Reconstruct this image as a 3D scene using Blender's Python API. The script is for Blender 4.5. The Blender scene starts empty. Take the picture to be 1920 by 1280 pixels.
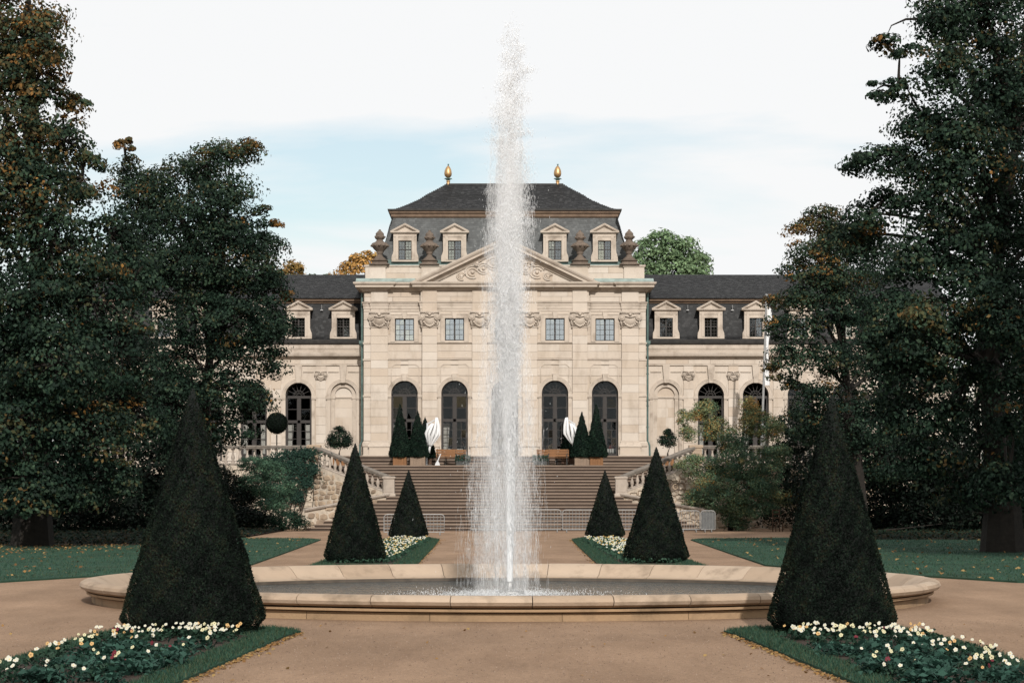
import bpy, math, random
import numpy as np
from mathutils import Vector, Matrix
random.seed(7)
RNG = np.random.default_rng(11)
R = math.radians
scn = bpy.context.scene
COL = scn.collection

# ------------------------------------------------------------------ camera, sky, sun, exposure
F = 4000.0            # focal length in photograph pixels (75 mm lens)
U0, V0 = 942.4, 930.0
CX, CZ = -0.117, 1.65
def U(u, Y): return (u - U0) * Y / F + CX
def V(v, Y): return CZ + (V0 - v) * Y / F
cam_d = bpy.data.cameras.new('camera'); cam = bpy.data.objects.new('camera', cam_d); COL.objects.link(cam)
cam.location = (CX, 0, CZ); cam.rotation_euler = (R(90), 0, 0)
cam_d.sensor_width = 36; cam_d.lens = 75
cam_d.shift_x = (960 - U0) / 1920; cam_d.shift_y = (V0 - 640) / 1920
cam_d.clip_start = 0.1; cam_d.clip_end = 3000
scn.camera = cam

SUN_EL, SUN_DX = 30.0, 0.13
sd = bpy.data.lights.new('sun', 'SUN'); sun = bpy.data.objects.new('sun', sd); COL.objects.link(sun)
sd.energy = 4.4; sd.angle = R(0.7); sd.color = (1.0, 0.955, 0.90)
dv = Vector((-SUN_DX, 1, 0)).normalized() * math.cos(R(SUN_EL)); dv.z = -math.sin(R(SUN_EL))
sun.rotation_euler = dv.to_track_quat('-Z', 'Y').to_euler()
sun.location = (10, -20, 30)

w = bpy.data.worlds.new('World'); scn.world = w; w.use_nodes = True
nt = w.node_tree; nt.nodes.clear()
N = nt.nodes.new; L = nt.links.new
def math_node(nt_, op, a, b=None):
    n = nt_.nodes.new('ShaderNodeMath'); n.operation = op
    for i, x in enumerate((a, b)):
        if x is None: continue
        if isinstance(x, (int, float)): n.inputs[i].default_value = x
        else: nt_.links.new(x, n.inputs[i])
    return n.outputs[0]
wo = N('ShaderNodeOutputWorld'); bg = N('ShaderNodeBackground'); L(bg.outputs[0], wo.inputs[0])
bg.inputs['Strength'].default_value = 0.15
sky = N('ShaderNodeTexSky'); sky.sky_type = 'NISHITA'; sky.sun_disc = False
sky.sun_elevation = R(SUN_EL); sky.sun_rotation = R(180 - math.degrees(math.atan(SUN_DX)))
sky.air_density = 1.0; sky.dust_density = 1.5; sky.ozone_density = 0.5
tc = N('ShaderNodeTexCoord'); sp = N('ShaderNodeSeparateXYZ'); L(tc.outputs['Generated'], sp.inputs[0])
zc = math_node(nt, 'ADD', math_node(nt, 'MAXIMUM', sp.outputs['Z'], 0.0), 0.11)
cx_ = math_node(nt, 'DIVIDE', sp.outputs['X'], zc); cy_ = math_node(nt, 'DIVIDE', sp.outputs['Y'], zc)
cb = N('ShaderNodeCombineXYZ'); L(cx_, cb.inputs[0]); L(cy_, cb.inputs[1])
mp = N('ShaderNodeMapping'); L(cb.outputs[0], mp.inputs[0]); mp.inputs['Location'].default_value = (-1.09, 8.63, 3.788)
mp.inputs['Scale'].default_value = (0.55, 0.75, 1)
ns = N('ShaderNodeTexNoise'); L(mp.outputs[0], ns.inputs['Vector']); ns.inputs['Scale'].default_value = 1.0
ns.inputs['Detail'].default_value = 7; ns.inputs['Roughness'].default_value = 0.53; ns.inputs['Distortion'].default_value = 0.35
rp = N('ShaderNodeValToRGB'); L(ns.outputs[0], rp.inputs[0])
rp.color_ramp.elements[0].position = 0.36; rp.color_ramp.elements[0].color = (0.30, 0.30, 0.30, 1)
rp.color_ramp.elements[1].position = 0.49; rp.color_ramp.elements[1].color = (0.985, 0.985, 0.985, 1)
CLOUD = 6.3
mx = N('ShaderNodeMix'); mx.data_type = 'RGBA'
tint = N('ShaderNodeMix'); tint.data_type = 'RGBA'; tint.blend_type = 'MULTIPLY'; tint.inputs['Factor'].default_value = 1
L(sky.outputs[0], tint.inputs['A']); tint.inputs['B'].default_value = (0.90, 0.93, 0.86, 1)
L(rp.outputs[0], mx.inputs['Factor']); L(tint.outputs['Result'], mx.inputs['A'])
mx.inputs['B'].default_value = (CLOUD, CLOUD * 1.005, CLOUD * 1.01, 1)
L(mx.outputs['Result'], bg.inputs[0])

scn.view_settings.view_transform = 'Standard'; scn.view_settings.look = 'None'
scn.view_settings.exposure = 0.0; scn.view_settings.gamma = 1.0; scn.view_settings.use_curve_mapping = False
scn.render.engine = 'CYCLES'
scn.cycles.max_bounces = 16; scn.cycles.diffuse_bounces = 8; scn.cycles.transmission_bounces = 8; scn.cycles.volume_bounces = 6; scn.cycles.transparent_max_bounces = 12
scn.cycles.use_adaptive_sampling = True

# ------------------------------------------------------------------ helpers
class MB:
    def __init__(s): s.v = []; s.f = []; s.m = []
    def add(s, vs, fs, mi=0):
        o = len(s.v); s.v.extend([tuple(p) for p in vs]); s.f.extend([tuple(i + o for i in f) for f in fs]); s.m.extend([mi] * len(fs)); return s
    def box(s, x0, x1, y0, y1, z0, z1, mi=0):
        return s.add([(x0, y0, z0), (x1, y0, z0), (x1, y1, z0), (x0, y1, z0), (x0, y0, z1), (x1, y0, z1), (x1, y1, z1), (x0, y1, z1)],
                     [(0, 3, 2, 1), (4, 5, 6, 7), (0, 1, 5, 4), (1, 2, 6, 5), (2, 3, 7, 6), (3, 0, 4, 7)], mi)
    def prism(s, poly, a0, a1, axis='y', mi=0):
        n = len(poly)
        mk = {'y': lambda p, a: (p[0], a, p[1]), 'x': lambda p, a: (a, p[0], p[1]), 'z': lambda p, a: (p[0], p[1], a)}[axis]
        vs = [mk(p, a0) for p in poly] + [mk(p, a1) for p in poly]
        fs = [tuple(range(n)), tuple(range(2 * n - 1, n - 1, -1))] + [(i, (i + 1) % n + 0, (i + 1) % n + n, i + n) for i in range(n)]
        return s.add(vs, fs, mi)
    def lathe(s, prof, c=(0, 0, 0), n=16, mi=0, a0=0.0, a1=None, pleat=0.0, lean=(0, 0), cap=True):
        full = a1 is None; a1 = a0 + 2 * math.pi if full else a1
        k = n if full else n + 1; o = len(s.v)
        z00 = prof[0][1]
        for r, z in prof:
            for i in range(k):
                a = a0 + (a1 - a0) * i / n
                rr = r * (1 + pleat * (1 if i % 2 else -1))
                s.v.append((c[0] + rr * math.cos(a) + lean[0] * (z - z00), c[1] + rr * math.sin(a) + lean[1] * (z - z00), c[2] + z))
        for j in range(len(prof) - 1):
            for i in range(n):
                i2 = (i + 1) % k
                s.f.append((o + j * k + i, o + j * k + i2, o + (j + 1) * k + i2, o + (j + 1) * k + i)); s.m.append(mi)
        if full and cap:
            if prof[0][0] > 1e-4: s.f.append(tuple(o + i for i in reversed(range(k)))); s.m.append(mi)
            if prof[-1][0] > 1e-4: s.f.append(tuple(o + (len(prof) - 1) * k + i for i in range(k))); s.m.append(mi)
        return s
    def tube(s, pts, rad, n=6, mi=0, cap=True):
        pts = [Vector(p) for p in pts]; o = len(s.v)
        if isinstance(rad, (int, float)): rad = [rad] * len(pts)
        up = Vector((0, 0, 1)); pa = None
        for i, p in enumerate(pts):
            d = (pts[min(i + 1, len(pts) - 1)] - pts[max(i - 1, 0)])
            if d.length < 1e-9: d = Vector((0, 0, 1))
            d.normalize()
            if pa is None:
                a = d.cross(up) if abs(d.z) < 0.95 else d.cross(Vector((1, 0, 0)))
            else:
                a = pa - d * pa.dot(d)
            a.normalize(); pa = a; b = d.cross(a)
            for k in range(n):
                t = 2 * math.pi * k / n
                s.v.append(tuple(p + (a * math.cos(t) + b * math.sin(t)) * rad[i]))
        for j in range(len(pts) - 1):
            for k in range(n):
                k2 = (k + 1) % n
                s.f.append((o + j * n + k, o + j * n + k2, o + (j + 1) * n + k2, o + (j + 1) * n + k)); s.m.append(mi)
        if cap:
            s.f.append(tuple(o + k for k in reversed(range(n)))); s.f.append(tuple(o + (len(pts) - 1) * n + k for k in range(n))); s.m += [mi, mi]
        return s
    def mould(s, x0, x1, yf, yb, prof, mi=0, cap=True):
        """profile (out, z) run round front and two sides with mitred corners"""
        o = len(s.v)
        for q, z in prof:
            s.v += [(x0 - q, yb, z), (x0 - q, yf - q, z), (x1 + q, yf - q, z), (x1 + q, yb, z)]
        for j in range(len(prof) - 1):
            for k in range(3):
                s.f.append((o + 4 * j + k, o + 4 * j + k + 1, o + 4 * j + k + 5, o + 4 * j + k + 4)); s.m.append(mi)
        if cap:
            t = o + 4 * (len(prof) - 1)
            s.f.append((t, t + 1, t + 2, t + 3)); s.f.append((o + 3, o + 2, o + 1, o)); s.m += [mi, mi]
        return s
    def blob(s, c, r, n=6, mi=0, sz=1.0):
        prof = [(r * math.sin(math.pi * i / n), -r * sz * math.cos(math.pi * i / n)) for i in range(n + 1)]
        prof[0] = (0.0, -r * sz); prof[-1] = (0.0, r * sz)
        return s.lathe(prof, c, max(5, n + 1), mi)
    def mesh(s, name, mats, smooth=False):
        me = bpy.data.meshes.new(name); me.from_pydata(s.v, [], s.f)
        for m in (mats if isinstance(mats, (list, tuple)) else [mats]): me.materials.append(m)
        if any(s.m): me.polygons.foreach_set('material_index', s.m)
        if smooth: me.polygons.foreach_set('use_smooth', [True] * len(s.f))
        me.update(); return me
    def build(s, name, mats, parent=None, smooth=False, **kw):
        return put(s.mesh(name, mats, smooth), name, parent, **kw)

def put(me, name, parent=None, loc=None, scale=None, rz=None, local=False, kind=None, label=None, cat=None, group=None, rot=None):
    o = bpy.data.objects.new(name, me); COL.objects.link(o)
    if loc is not None: o.location = loc
    if scale is not None: o.scale = scale
    if rz is not None: o.rotation_euler = (0, 0, rz)
    if rot is not None: o.rotation_euler = rot
    if parent is not None:
        o.parent = parent
        if not local: o.matrix_parent_inverse = wmat(parent).inverted()
    return tag(o, label, cat, group, kind)
def wmat(o):
    m = Matrix.LocRotScale(o.location, o.rotation_euler, o.scale)
    return (wmat(o.parent) @ o.matrix_parent_inverse @ m) if o.parent else m
def tag(o, label=None, cat=None, group=None, kind=None):
    if label: o['label'] = label
    if cat: o['category'] = cat
    if group: o['group'] = group
    if kind: o['kind'] = kind
    return o
def thing(name, label, cat, loc=(0, 0, 0), group=None, rz=0, kind=None):
    o = bpy.data.objects.new(name, None); COL.objects.link(o)
    o.location = loc; o.rotation_euler = (0, 0, rz); o.empty_display_size = 0.3
    return tag(o, label, cat, group, kind)
def kids(o): return [c for c in bpy.data.objects if c.parent == o]
def copy_tree(o, parent=None, _k=None):
    c = o.copy(); COL.objects.link(c)
    if parent is not None: c.parent = parent
    for ch in list(o.children): copy_tree(ch, c)
    return c

# ------------------------------------------------------------------ materials
def lin(r, g, b):
    f = lambda c: (c / 255 / 12.92) if c / 255 <= 0.04045 else ((c / 255 + 0.055) / 1.055) ** 2.4
    return (f(r), f(g), f(b))
def material(name, col, rough=0.8, var=0.15, scale=6.0, bump=0.0, bscale=40.0, rnd=0.0, rndcol=None, spec=0.3, metal=0.0, stain=0.0, staincol=(0.05, 0.04, 0.03), stscale=(1.2, 1.2, 0.35), coat=0.0):
    m = bpy.data.materials.new(name); m.use_nodes = True; nt = m.node_tree; nd = nt.nodes; lk = nt.links.new
    bs = nd['Principled BSDF']
    bs.inputs['Roughness'].default_value = rough; bs.inputs['Metallic'].default_value = metal
    bs.inputs['Specular IOR Level'].default_value = spec
    geo = nd.new('ShaderNodeNewGeometry')
    n1 = nd.new('ShaderNodeTexNoise'); n1.inputs['Scale'].default_value = scale; n1.inputs['Detail'].default_value = 6; n1.inputs['Roughness'].default_value = 0.6
    lk(geo.outputs['Position'], n1.inputs['Vector'])
    c0 = tuple(c * (1 - var) for c in col) + (1,); c1 = tuple(min(1, c * (1 + var)) for c in col) + (1,)
    r1 = nd.new('ShaderNodeValToRGB'); r1.color_ramp.elements[0].position = 0.32; r1.color_ramp.elements[1].position = 0.68
    r1.color_ramp.elements[0].color = c0; r1.color_ramp.elements[1].color = c1
    lk(n1.outputs[0], r1.inputs[0]); out = r1.outputs[0]
    if rnd > 0:
        oi = nd.new('ShaderNodeObjectInfo')
        fr = math_node(nt, 'FRACT', math_node(nt, 'ADD', oi.outputs['Random'], geo.outputs['Random Per Island']))
        mxn = nd.new('ShaderNodeMix'); mxn.data_type = 'RGBA'; mxn.blend_type = 'MIX'
        rr = nd.new('ShaderNodeValToRGB'); rr.color_ramp.interpolation = 'LINEAR'
        cols = rndcol or [tuple(c * (1 - rnd) for c in col), col, tuple(min(1, c * (1 + rnd)) for c in col)]
        els = rr.color_ramp.elements
        while len(els) < len(cols): els.new(0.5)
        for i, c in enumerate(cols): els[i].position = i / (len(cols) - 1); els[i].color = tuple(c) + (1,)
        lk(fr, rr.inputs[0])
        mxn.inputs['Factor'].default_value = 0.6
        lk(out, mxn.inputs['A']); lk(rr.outputs[0], mxn.inputs['B']); out = mxn.outputs['Result']
    if stain > 0:
        mpn = nd.new('ShaderNodeMapping'); mpn.inputs['Scale'].default_value = stscale; lk(geo.outputs['Position'], mpn.inputs[0])
        n2 = nd.new('ShaderNodeTexNoise'); n2.inputs['Scale'].default_value = 1.0; n2.inputs['Detail'].default_value = 8; n2.inputs['Roughness'].default_value = 0.65
        lk(mpn.outputs[0], n2.inputs['Vector'])
        r2 = nd.new('ShaderNodeValToRGB'); r2.color_ramp.elements[0].position = 0.5; r2.color_ramp.elements[1].position = 0.75
        r2.color_ramp.elements[0].color = (0, 0, 0, 1); r2.color_ramp.elements[1].color = (stain, stain, stain, 1)
        lk(n2.outputs[0], r2.inputs[0])
        m2 = nd.new('ShaderNodeMix'); m2.data_type = 'RGBA'; lk(r2.outputs[0], m2.inputs['Factor']); lk(out, m2.inputs['A']); m2.inputs['B'].default_value = tuple(staincol) + (1,)
        out = m2.outputs['Result']
    lk(out, bs.inputs['Base Color'])
    if bump > 0:
        n3 = nd.new('ShaderNodeTexNoise'); n3.inputs['Scale'].default_value = bscale; n3.inputs['Detail'].default_value = 5
        lk(geo.outputs['Position'], n3.inputs['Vector'])
        b = nd.new('ShaderNodeBump'); b.inputs['Strength'].default_value = bump; b.inputs['Distance'].default_value = 0.02
        lk(n3.outputs[0], b.inputs['Height']); lk(b.outputs[0], bs.inputs['Normal'])
    return m
def leaf_material(name, trans=0.25, rough=0.6, spec=0.1):
    m = bpy.data.materials.new(name); m.use_nodes = True; nt = m.node_tree; nd = nt.nodes; lk = nt.links.new
    bs = nd['Principled BSDF']; bs.inputs['Roughness'].default_value = rough; bs.inputs['Specular IOR Level'].default_value = spec
    at = nd.new('ShaderNodeAttribute'); at.attribute_name = 'Col'
    lk(at.outputs['Color'], bs.inputs['Base Color'])
    tr = nd.new('ShaderNodeBsdfTranslucent'); lk(at.outputs['Color'], tr.inputs['Color'])
    ms = nd.new('ShaderNodeMixShader'); ms.inputs[0].default_value = trans
    lk(bs.outputs[0], ms.inputs[1]); lk(tr.outputs[0], ms.inputs[2]); lk(ms.outputs[0], nd['Material Output'].inputs['Surface'])
    return m
def glass_material(name, refl, tint=(0.78, 0.78, 0.77)):
    m = bpy.data.materials.new(name); m.use_nodes = True; nt = m.node_tree; nd = nt.nodes; lk = nt.links.new
    nd.remove(nd['Principled BSDF'])
    tr = nd.new('ShaderNodeBsdfTransparent'); tr.inputs[0].default_value = tint + (1,)
    gl = nd.new('ShaderNodeBsdfGlossy'); gl.inputs['Roughness'].default_value = 0.03; gl.inputs['Color'].default_value = (0.85, 0.92, 0.95, 1)
    geo = nd.new('ShaderNodeNewGeometry'); nz = nd.new('ShaderNodeTexNoise'); nz.inputs['Scale'].default_value = 3.0; lk(geo.outputs['Position'], nz.inputs['Vector'])
    b = nd.new('ShaderNodeBump'); b.inputs['Strength'].default_value = 0.05; b.inputs['Distance'].default_value = 0.02; lk(nz.outputs[0], b.inputs['Height']); lk(b.outputs[0], gl.inputs['Normal'])
    ms = nd.new('ShaderNodeMixShader'); ms.inputs[0].default_value = refl
    lk(tr.outputs[0], ms.inputs[1]); lk(gl.outputs[0], ms.inputs[2]); lk(ms.outputs[0], nd['Material Output'].inputs['Surface'])
    return m
SAND = (0.43, 0.37, 0.312)
M = {}
M['sand'] = material('sandstone', SAND, 0.85, 0.10, 1.3, 0.25, 30, 0.12, [(0.375, 0.30, 0.23), (0.43, 0.37, 0.31), (0.485, 0.435, 0.38), (0.41, 0.34, 0.27), (0.455, 0.395, 0.335)], stain=0.5, staincol=(0.21, 0.16, 0.115), stscale=(1.3, 1.3, 0.45))
M['sandtrim'] = material('sandstone trim', (0.40, 0.342, 0.285), 0.85, 0.14, 2.0, 0.25, 25, 0.1, stain=0.75, staincol=(0.15, 0.115, 0.085), stscale=(1.6, 1.6, 1.4))
M['weathered'] = material('weathered stone', (0.13, 0.10, 0.078), 0.9, 0.4, 4.0, 0.6, 18, 0.15, stain=0.5, staincol=(0.04, 0.033, 0.028))
M['slate'] = material('slate', (0.016, 0.016, 0.0165), 0.6, 0.25, 2.0, 0.2, 30, 0.5, [(0.009, 0.009, 0.009), (0.014, 0.014, 0.0145), (0.019, 0.019, 0.0195), (0.045, 0.045, 0.045)], spec=0.18)
M['slategrey'] = material('weathered grey slate', (0.066, 0.069, 0.069), 0.6, 0.35, 1.3, 0.2, 30, 0.5, [(0.045, 0.047, 0.047), (0.062, 0.065, 0.065), (0.07, 0.074, 0.074), (0.11, 0.115, 0.114)], spec=0.25, stain=0.85, staincol=(0.035, 0.036, 0.036), stscale=(.5, .5, .5))
M['copper'] = material('green copper', (0.23, 0.285, 0.265), 0.6, 0.3, 3.0, 0, 10, 0, stain=0.6, staincol=(0.10, 0.13, 0.12), stscale=(1, 1, 1))
M['pipe'] = material('dark copper pipe', (0.07, 0.11, 0.10), 0.5, 0.3, 3.0)
M['gutter'] = material('dark gutter', (0.03, 0.028, 0.026), 0.6, 0.3, 4.0)
M['eaves'] = material('brown eaves', (0.13, 0.088, 0.06), 0.7, 0.25, 3.0)
M['frame'] = material('dark window frame', (0.024, 0.020, 0.018), 0.5, 0.15, 5)
M['gold'] = material('gilded metal', (0.46, 0.29, 0.14), 0.45, 0.25, 12, metal=0.8)
M['room'] = material('dark interior', (0.022, 0.018, 0.015), 0.9, 0.3, 1.0)
M['glass'] = glass_material('window glass', 0.022)
M['glassup'] = glass_material('upper window glass', 0.42)
M['glassdorm'] = glass_material('dormer glass', 0.16)
M['curtain'] = material('white curtain', (0.62, 0.61, 0.59), 0.9, 0.12, 9)
M['step'] = material('brown shaded riser', (0.062, 0.043, 0.032), 0.85, 0.3, 1.6, 0.4, 20, 0.25, stain=0.6, staincol=(0.05, 0.04, 0.032), stscale=(0.5, 3, 3))  # risers: dirt plus the shadow under the nosing, put into the colour
M['rubble'] = material('rubble stone', (0.30, 0.225, 0.16), 0.9, 0.25, 5, 0.6, 25, 0.4, [(0.16, 0.12, 0.09), (0.27, 0.2, 0.145), (0.36, 0.28, 0.2), (0.42, 0.33, 0.24)], stain=0.4)
M['mortar'] = material('lime mortar', (0.44, 0.375, 0.30), 0.95, 0.2, 5, 0.5, 30, stain=0.3, staincol=(0.15, 0.12, 0.1))
M['balstone'] = material('grey sandstone balustrade', (0.33, 0.28, 0.235), 0.9, 0.25, 4, 0.4, 20, 0.1, stain=0.6, staincol=(0.10, 0.085, 0.07))
M['balrail'] = material('dark weathered rail', (0.15, 0.13, 0.11), 0.9, 0.3, 4, 0.4, 20)
M['basin'] = material('basin sandstone', (0.33, 0.245, 0.175), 0.8, 0.12, 3, 0.25, 35, 0.14, [(0.26, 0.19, 0.13), (0.33, 0.25, 0.18), (0.39, 0.31, 0.235)], stain=0.8, staincol=(0.11, 0.08, 0.052), stscale=(2, 2, 2.2))
M['basinwall'] = material('basin wall stone', (0.27, 0.18, 0.105), 0.85, 0.2, 4, 0.4, 30, 0.15, stain=0.8, staincol=(0.07, 0.05, 0.03), stscale=(2, 2, 2))
M['basindark'] = material('shade-dark basin stone', (0.07, 0.055, 0.042), 0.7, 0.3, 4)  # dark tone carries the shade of the groove and waterline
M['soil'] = material('soil', (0.035, 0.022, 0.015), 0.95, 0.4, 20, 0.9, 40)
M['bark'] = material('bark', (0.014, 0.0115, 0.009), 0.95, 0.35, 8, 0.8, 20)
M['leaf'] = leaf_material('leaf'); M['yew'] = leaf_material('yew needles', 0.1, 0.7, 0.05); M['petal'] = leaf_material('petals', 0.3, 0.6, 0.1)
M['grass'] = leaf_material('grass blades', 0.2, 0.6, 0.15)
M['galv'] = material('galvanised steel', (0.29, 0.29, 0.285), 0.5, 0.12, 8, metal=0.5)
M['white'] = material('white canvas', (0.60, 0.60, 0.60), 0.9, 0.05, 5)
M['whitepaint'] = material('white paint', (0.48, 0.49, 0.50), 0.5, 0.05, 5)
M['wood'] = material('orange wood', (0.17, 0.08, 0.032), 0.7, 0.2, 8, 0.2, 40, 0.15)
M['woodgrey'] = material('grey brown wood', (0.20, 0.145, 0.105), 0.8, 0.25, 8, 0.2, 40, 0.15)
M['wooddark'] = material('dark brown wood', (0.07, 0.04, 0.025), 0.8, 0.25, 8)
M['iron'] = material('dark iron', (0.03, 0.032, 0.03), 0.5, 0.2, 8, spec=0.4)

# ------------------------------------------------------------------ ground
def ground_material():
    m = material('fine tan gravel', (0.255, 0.172, 0.115), 0.95, 0.10, 0.35, 0, spec=0.15)
    nt = m.node_tree; nd = nt.nodes; lk = nt.links.new; bs = nd['Principled BSDF']
    src = bs.inputs['Base Color'].links[0].from_socket
    geo = nd.new('ShaderNodeNewGeometry')
    g = nd.new('ShaderNodeTexNoise'); g.inputs['Scale'].default_value = 70; g.inputs['Detail'].default_value = 6; g.inputs['Roughness'].default_value = 0.8; lk(geo.outputs['Position'], g.inputs['Vector'])
    r = nd.new('ShaderNodeValToRGB'); r.color_ramp.elements[0].position = 0.3; r.color_ramp.elements[1].position = 0.72
    r.color_ramp.elements[0].color = (0.45, 0.45, 0.45, 1); r.color_ramp.elements[1].color = (1.52, 1.5, 1.48, 1); lk(g.outputs[0], r.inputs[0])
    mu = nd.new('ShaderNodeMix'); mu.data_type = 'RGBA'; mu.blend_type = 'MULTIPLY'; mu.inputs['Factor'].default_value = 1
    lk(src, mu.inputs['A']); lk(r.outputs[0], mu.inputs['B'])
    # scattered darker debris and scuffed paler tracks
    mp = nd.new('ShaderNodeMapping'); mp.inputs['Scale'].default_value = (0.8, 0.22, 1); lk(geo.outputs['Position'], mp.inputs[0])
    p = nd.new('ShaderNodeTexNoise'); p.inputs['Scale'].default_value = 0.9; p.inputs['Detail'].default_value = 9; p.inputs['Roughness'].default_value = 0.68; lk(mp.outputs[0], p.inputs['Vector'])
    r2 = nd.new('ShaderNodeValToRGB'); r2.color_ramp.elements[0].position = 0.3; r2.color_ramp.elements[1].position = 0.7
    r2.color_ramp.elements[0].color = (0.72, 0.69, 0.66, 1); r2.color_ramp.elements[1].color = (1.16, 1.16, 1.15, 1); lk(p.outputs[0], r2.inputs[0])
    m3 = nd.new('ShaderNodeMix'); m3.data_type = 'RGBA'; m3.blend_type = 'MULTIPLY'; m3.inputs['Factor'].default_value = 1
    lk(mu.outputs['Result'], m3.inputs['A']); lk(r2.outputs[0], m3.inputs['B']); g2 = nd.new('ShaderNodeTexNoise'); g2.inputs['Scale'].default_value = 16; g2.inputs['Detail'].default_value = 4; g2.inputs['Roughness'].default_value = 0.75; lk(geo.outputs['Position'], g2.inputs['Vector'])
    r4 = nd.new('ShaderNodeValToRGB'); r4.color_ramp.elements[0].position = 0.3; r4.color_ramp.elements[1].position = 0.7
    r4.color_ramp.elements[0].color = (0.78, 0.77, 0.76, 1); r4.color_ramp.elements[1].color = (1.2, 1.2, 1.2, 1); lk(g2.outputs[0], r4.inputs[0])
    m4 = nd.new('ShaderNodeMix'); m4.data_type = 'RGBA'; m4.blend_type = 'MULTIPLY'; m4.inputs['Factor'].default_value = 1
    lk(m3.outputs['Result'], m4.inputs['A']); lk(r4.outputs[0], m4.inputs['B']); lk(m4.outputs['Result'], bs.inputs['Base Color'])
    b = nd.new('ShaderNodeBump'); b.inputs['Strength'].default_value = 0.6; b.inputs['Distance'].default_value = 0.012; lk(g.outputs[0], b.inputs['Height']); lk(b.outputs[0], bs.inputs['Normal'])
    return m
M['gravel'] = ground_material()
mb = MB(); mb.add([(-700, -300, 0), (700, -300, 0), (700, 1500, 0), (-700, 1500, 0)], [(0, 1, 2, 3)]); mb.build('ground', M['gravel'], kind='structure')

def scatter_mesh(name, verts, faces_n, cols, mat, parent=None, **kw):
    """verts (N,k,3), one k-gon per item, colour per item"""
    n, k, _ = verts.shape
    me = bpy.data.meshes.new(name)
    me.vertices.add(n * k); me.vertices.foreach_set('co', verts.reshape(-1).astype(np.float32))
    me.loops.add(n * k); me.loops.foreach_set('vertex_index', np.arange(n * k, dtype=np.int32))
    me.polygons.add(n); me.polygons.foreach_set('loop_start', np.arange(0, n * k, k, dtype=np.int32))
    me.polygons.foreach_set('loop_total', np.full(n, k, dtype=np.int32))
    at = me.attributes.new('Col', 'FLOAT_COLOR', 'POINT')
    c4 = np.ones((n, k, 4), np.float32); c4[:, :, :3] = cols[:, None, :]
    at.data.foreach_set('color', c4.reshape(-1))
    me.materials.append(mat); me.update(); me.validate()
    return put(me, name, parent, **kw) if name else me
def unit(a): return a / np.maximum(np.linalg.norm(a, axis=-1, keepdims=True), 1e-9)
def leaf_quads(c, nrm, size, aspect=0.62, droop=0.12):
    n = len(c); t = unit(np.cross(nrm, RNG.normal(size=(n, 3)))); b = np.cross(nrm, t); s = size[:, None]
    return np.stack([c - t * s * .5, c + b * s * aspect * .5 + nrm * s * .06, c + t * s * .5 - nrm * s * droop, c - b * s * aspect * .5 + nrm * s * .06], axis=1)

GRASSC = np.array([[0.022, 0.056, 0.034], [0.030, 0.070, 0.042], [0.018, 0.046, 0.031], [0.046, 0.062, 0.032]])
def in_poly(x, y, poly):
    ins = np.zeros(len(x), bool); n = len(poly); j = n - 1
    for i in range(n):
        xi, yi = poly[i]; xj, yj = poly[j]
        c = ((yi > y) != (yj > y)) & (x < (xj - xi) * (y - yi) / (yj - yi + 1e-12) + xi); ins ^= c; j = i
    return ins
def grass_blades(name, poly, count, h, wd, z, label, holes=(), parent=None, ybias=1.0):
    px = [p[0] for p in poly]; py = [p[1] for p in poly]
    x = RNG.uniform(min(px), max(px), count); y = min(py) + (max(py) - min(py)) * RNG.random(count) ** ybias
    k = in_poly(x, y, poly)
    for hp in holes: k &= ~in_poly(x, y, hp)
    x = x[k]; y = y[k]; n = len(x)
    hh = h * RNG.uniform(.55, 1.25, n); a = RNG.uniform(0, 2 * np.pi, n); ww = wd * RNG.uniform(.7, 1.3, n)
    lx = RNG.normal(0, .38, n) * hh; ly = RNG.normal(0, .38, n) * hh
    b0 = np.stack([x - np.cos(a) * ww, y - np.sin(a) * ww, np.full(n, z)], 1); b1 = np.stack([x + np.cos(a) * ww, y + np.sin(a) * ww, np.full(n, z)], 1)
    t = np.stack([x + lx, y + ly, z + hh], 1)
    cols = GRASSC[RNG.integers(0, 4, n)] * RNG.uniform(.75, 1.25, (n, 1))
    return scatter_mesh(name, np.stack([b0, b1, t], 1), n, cols, M['grass'], parent, label=label, kind='stuff', cat='grass' if label else None)
M['lawn'] = material('lawn turf', (0.024, 0.056, 0.036), 0.95, 0.3, 0.6, 0.8, 60, spec=0.1, stain=0.35, staincol=(0.04, 0.048, 0.025), stscale=(0.4, 0.4, 1))
def sheet(name, poly, z, mat, **kw):
    mb = MB(); mb.add([(x, y, z) for x, y in poly], [tuple(range(len(poly)))]); return mb.build(name, mat, **kw)
def kerbed(name, poly, z0, z1, mat, **kw):
    mb = MB(); mb.prism(poly, z0, z1, 'z'); return mb.build(name, mat, **kw)
LAWN = [(-6.95, 80.2), (-6.7, 72), (-6.35, 60), (-6.1, 50.5), (-6.6, 48.6), (-7.5, 46.2), (-8.5, 43.6), (-9.7, 40.7), (-12, 39.9), (-40, 39.5), (-40, 84.5), (-12, 84.2), (-7.6, 82.5)]
for sgn, side, n in ((-1, 'left', 0), (1, 'right', 1)):
    P = [(x if sgn < 0 else -x, y) for x, y in LAWN]
    if sgn > 0: P = P[::-1]
    kerbed('lawn', P, 0.0, 0.035, M['lawn'], kind='structure')
    grass_blades('grass', P, 66000, 0.045, 0.010, 0.035, 'short cut grass growing over the %s lawn' % side, ybias=1.5)

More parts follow.
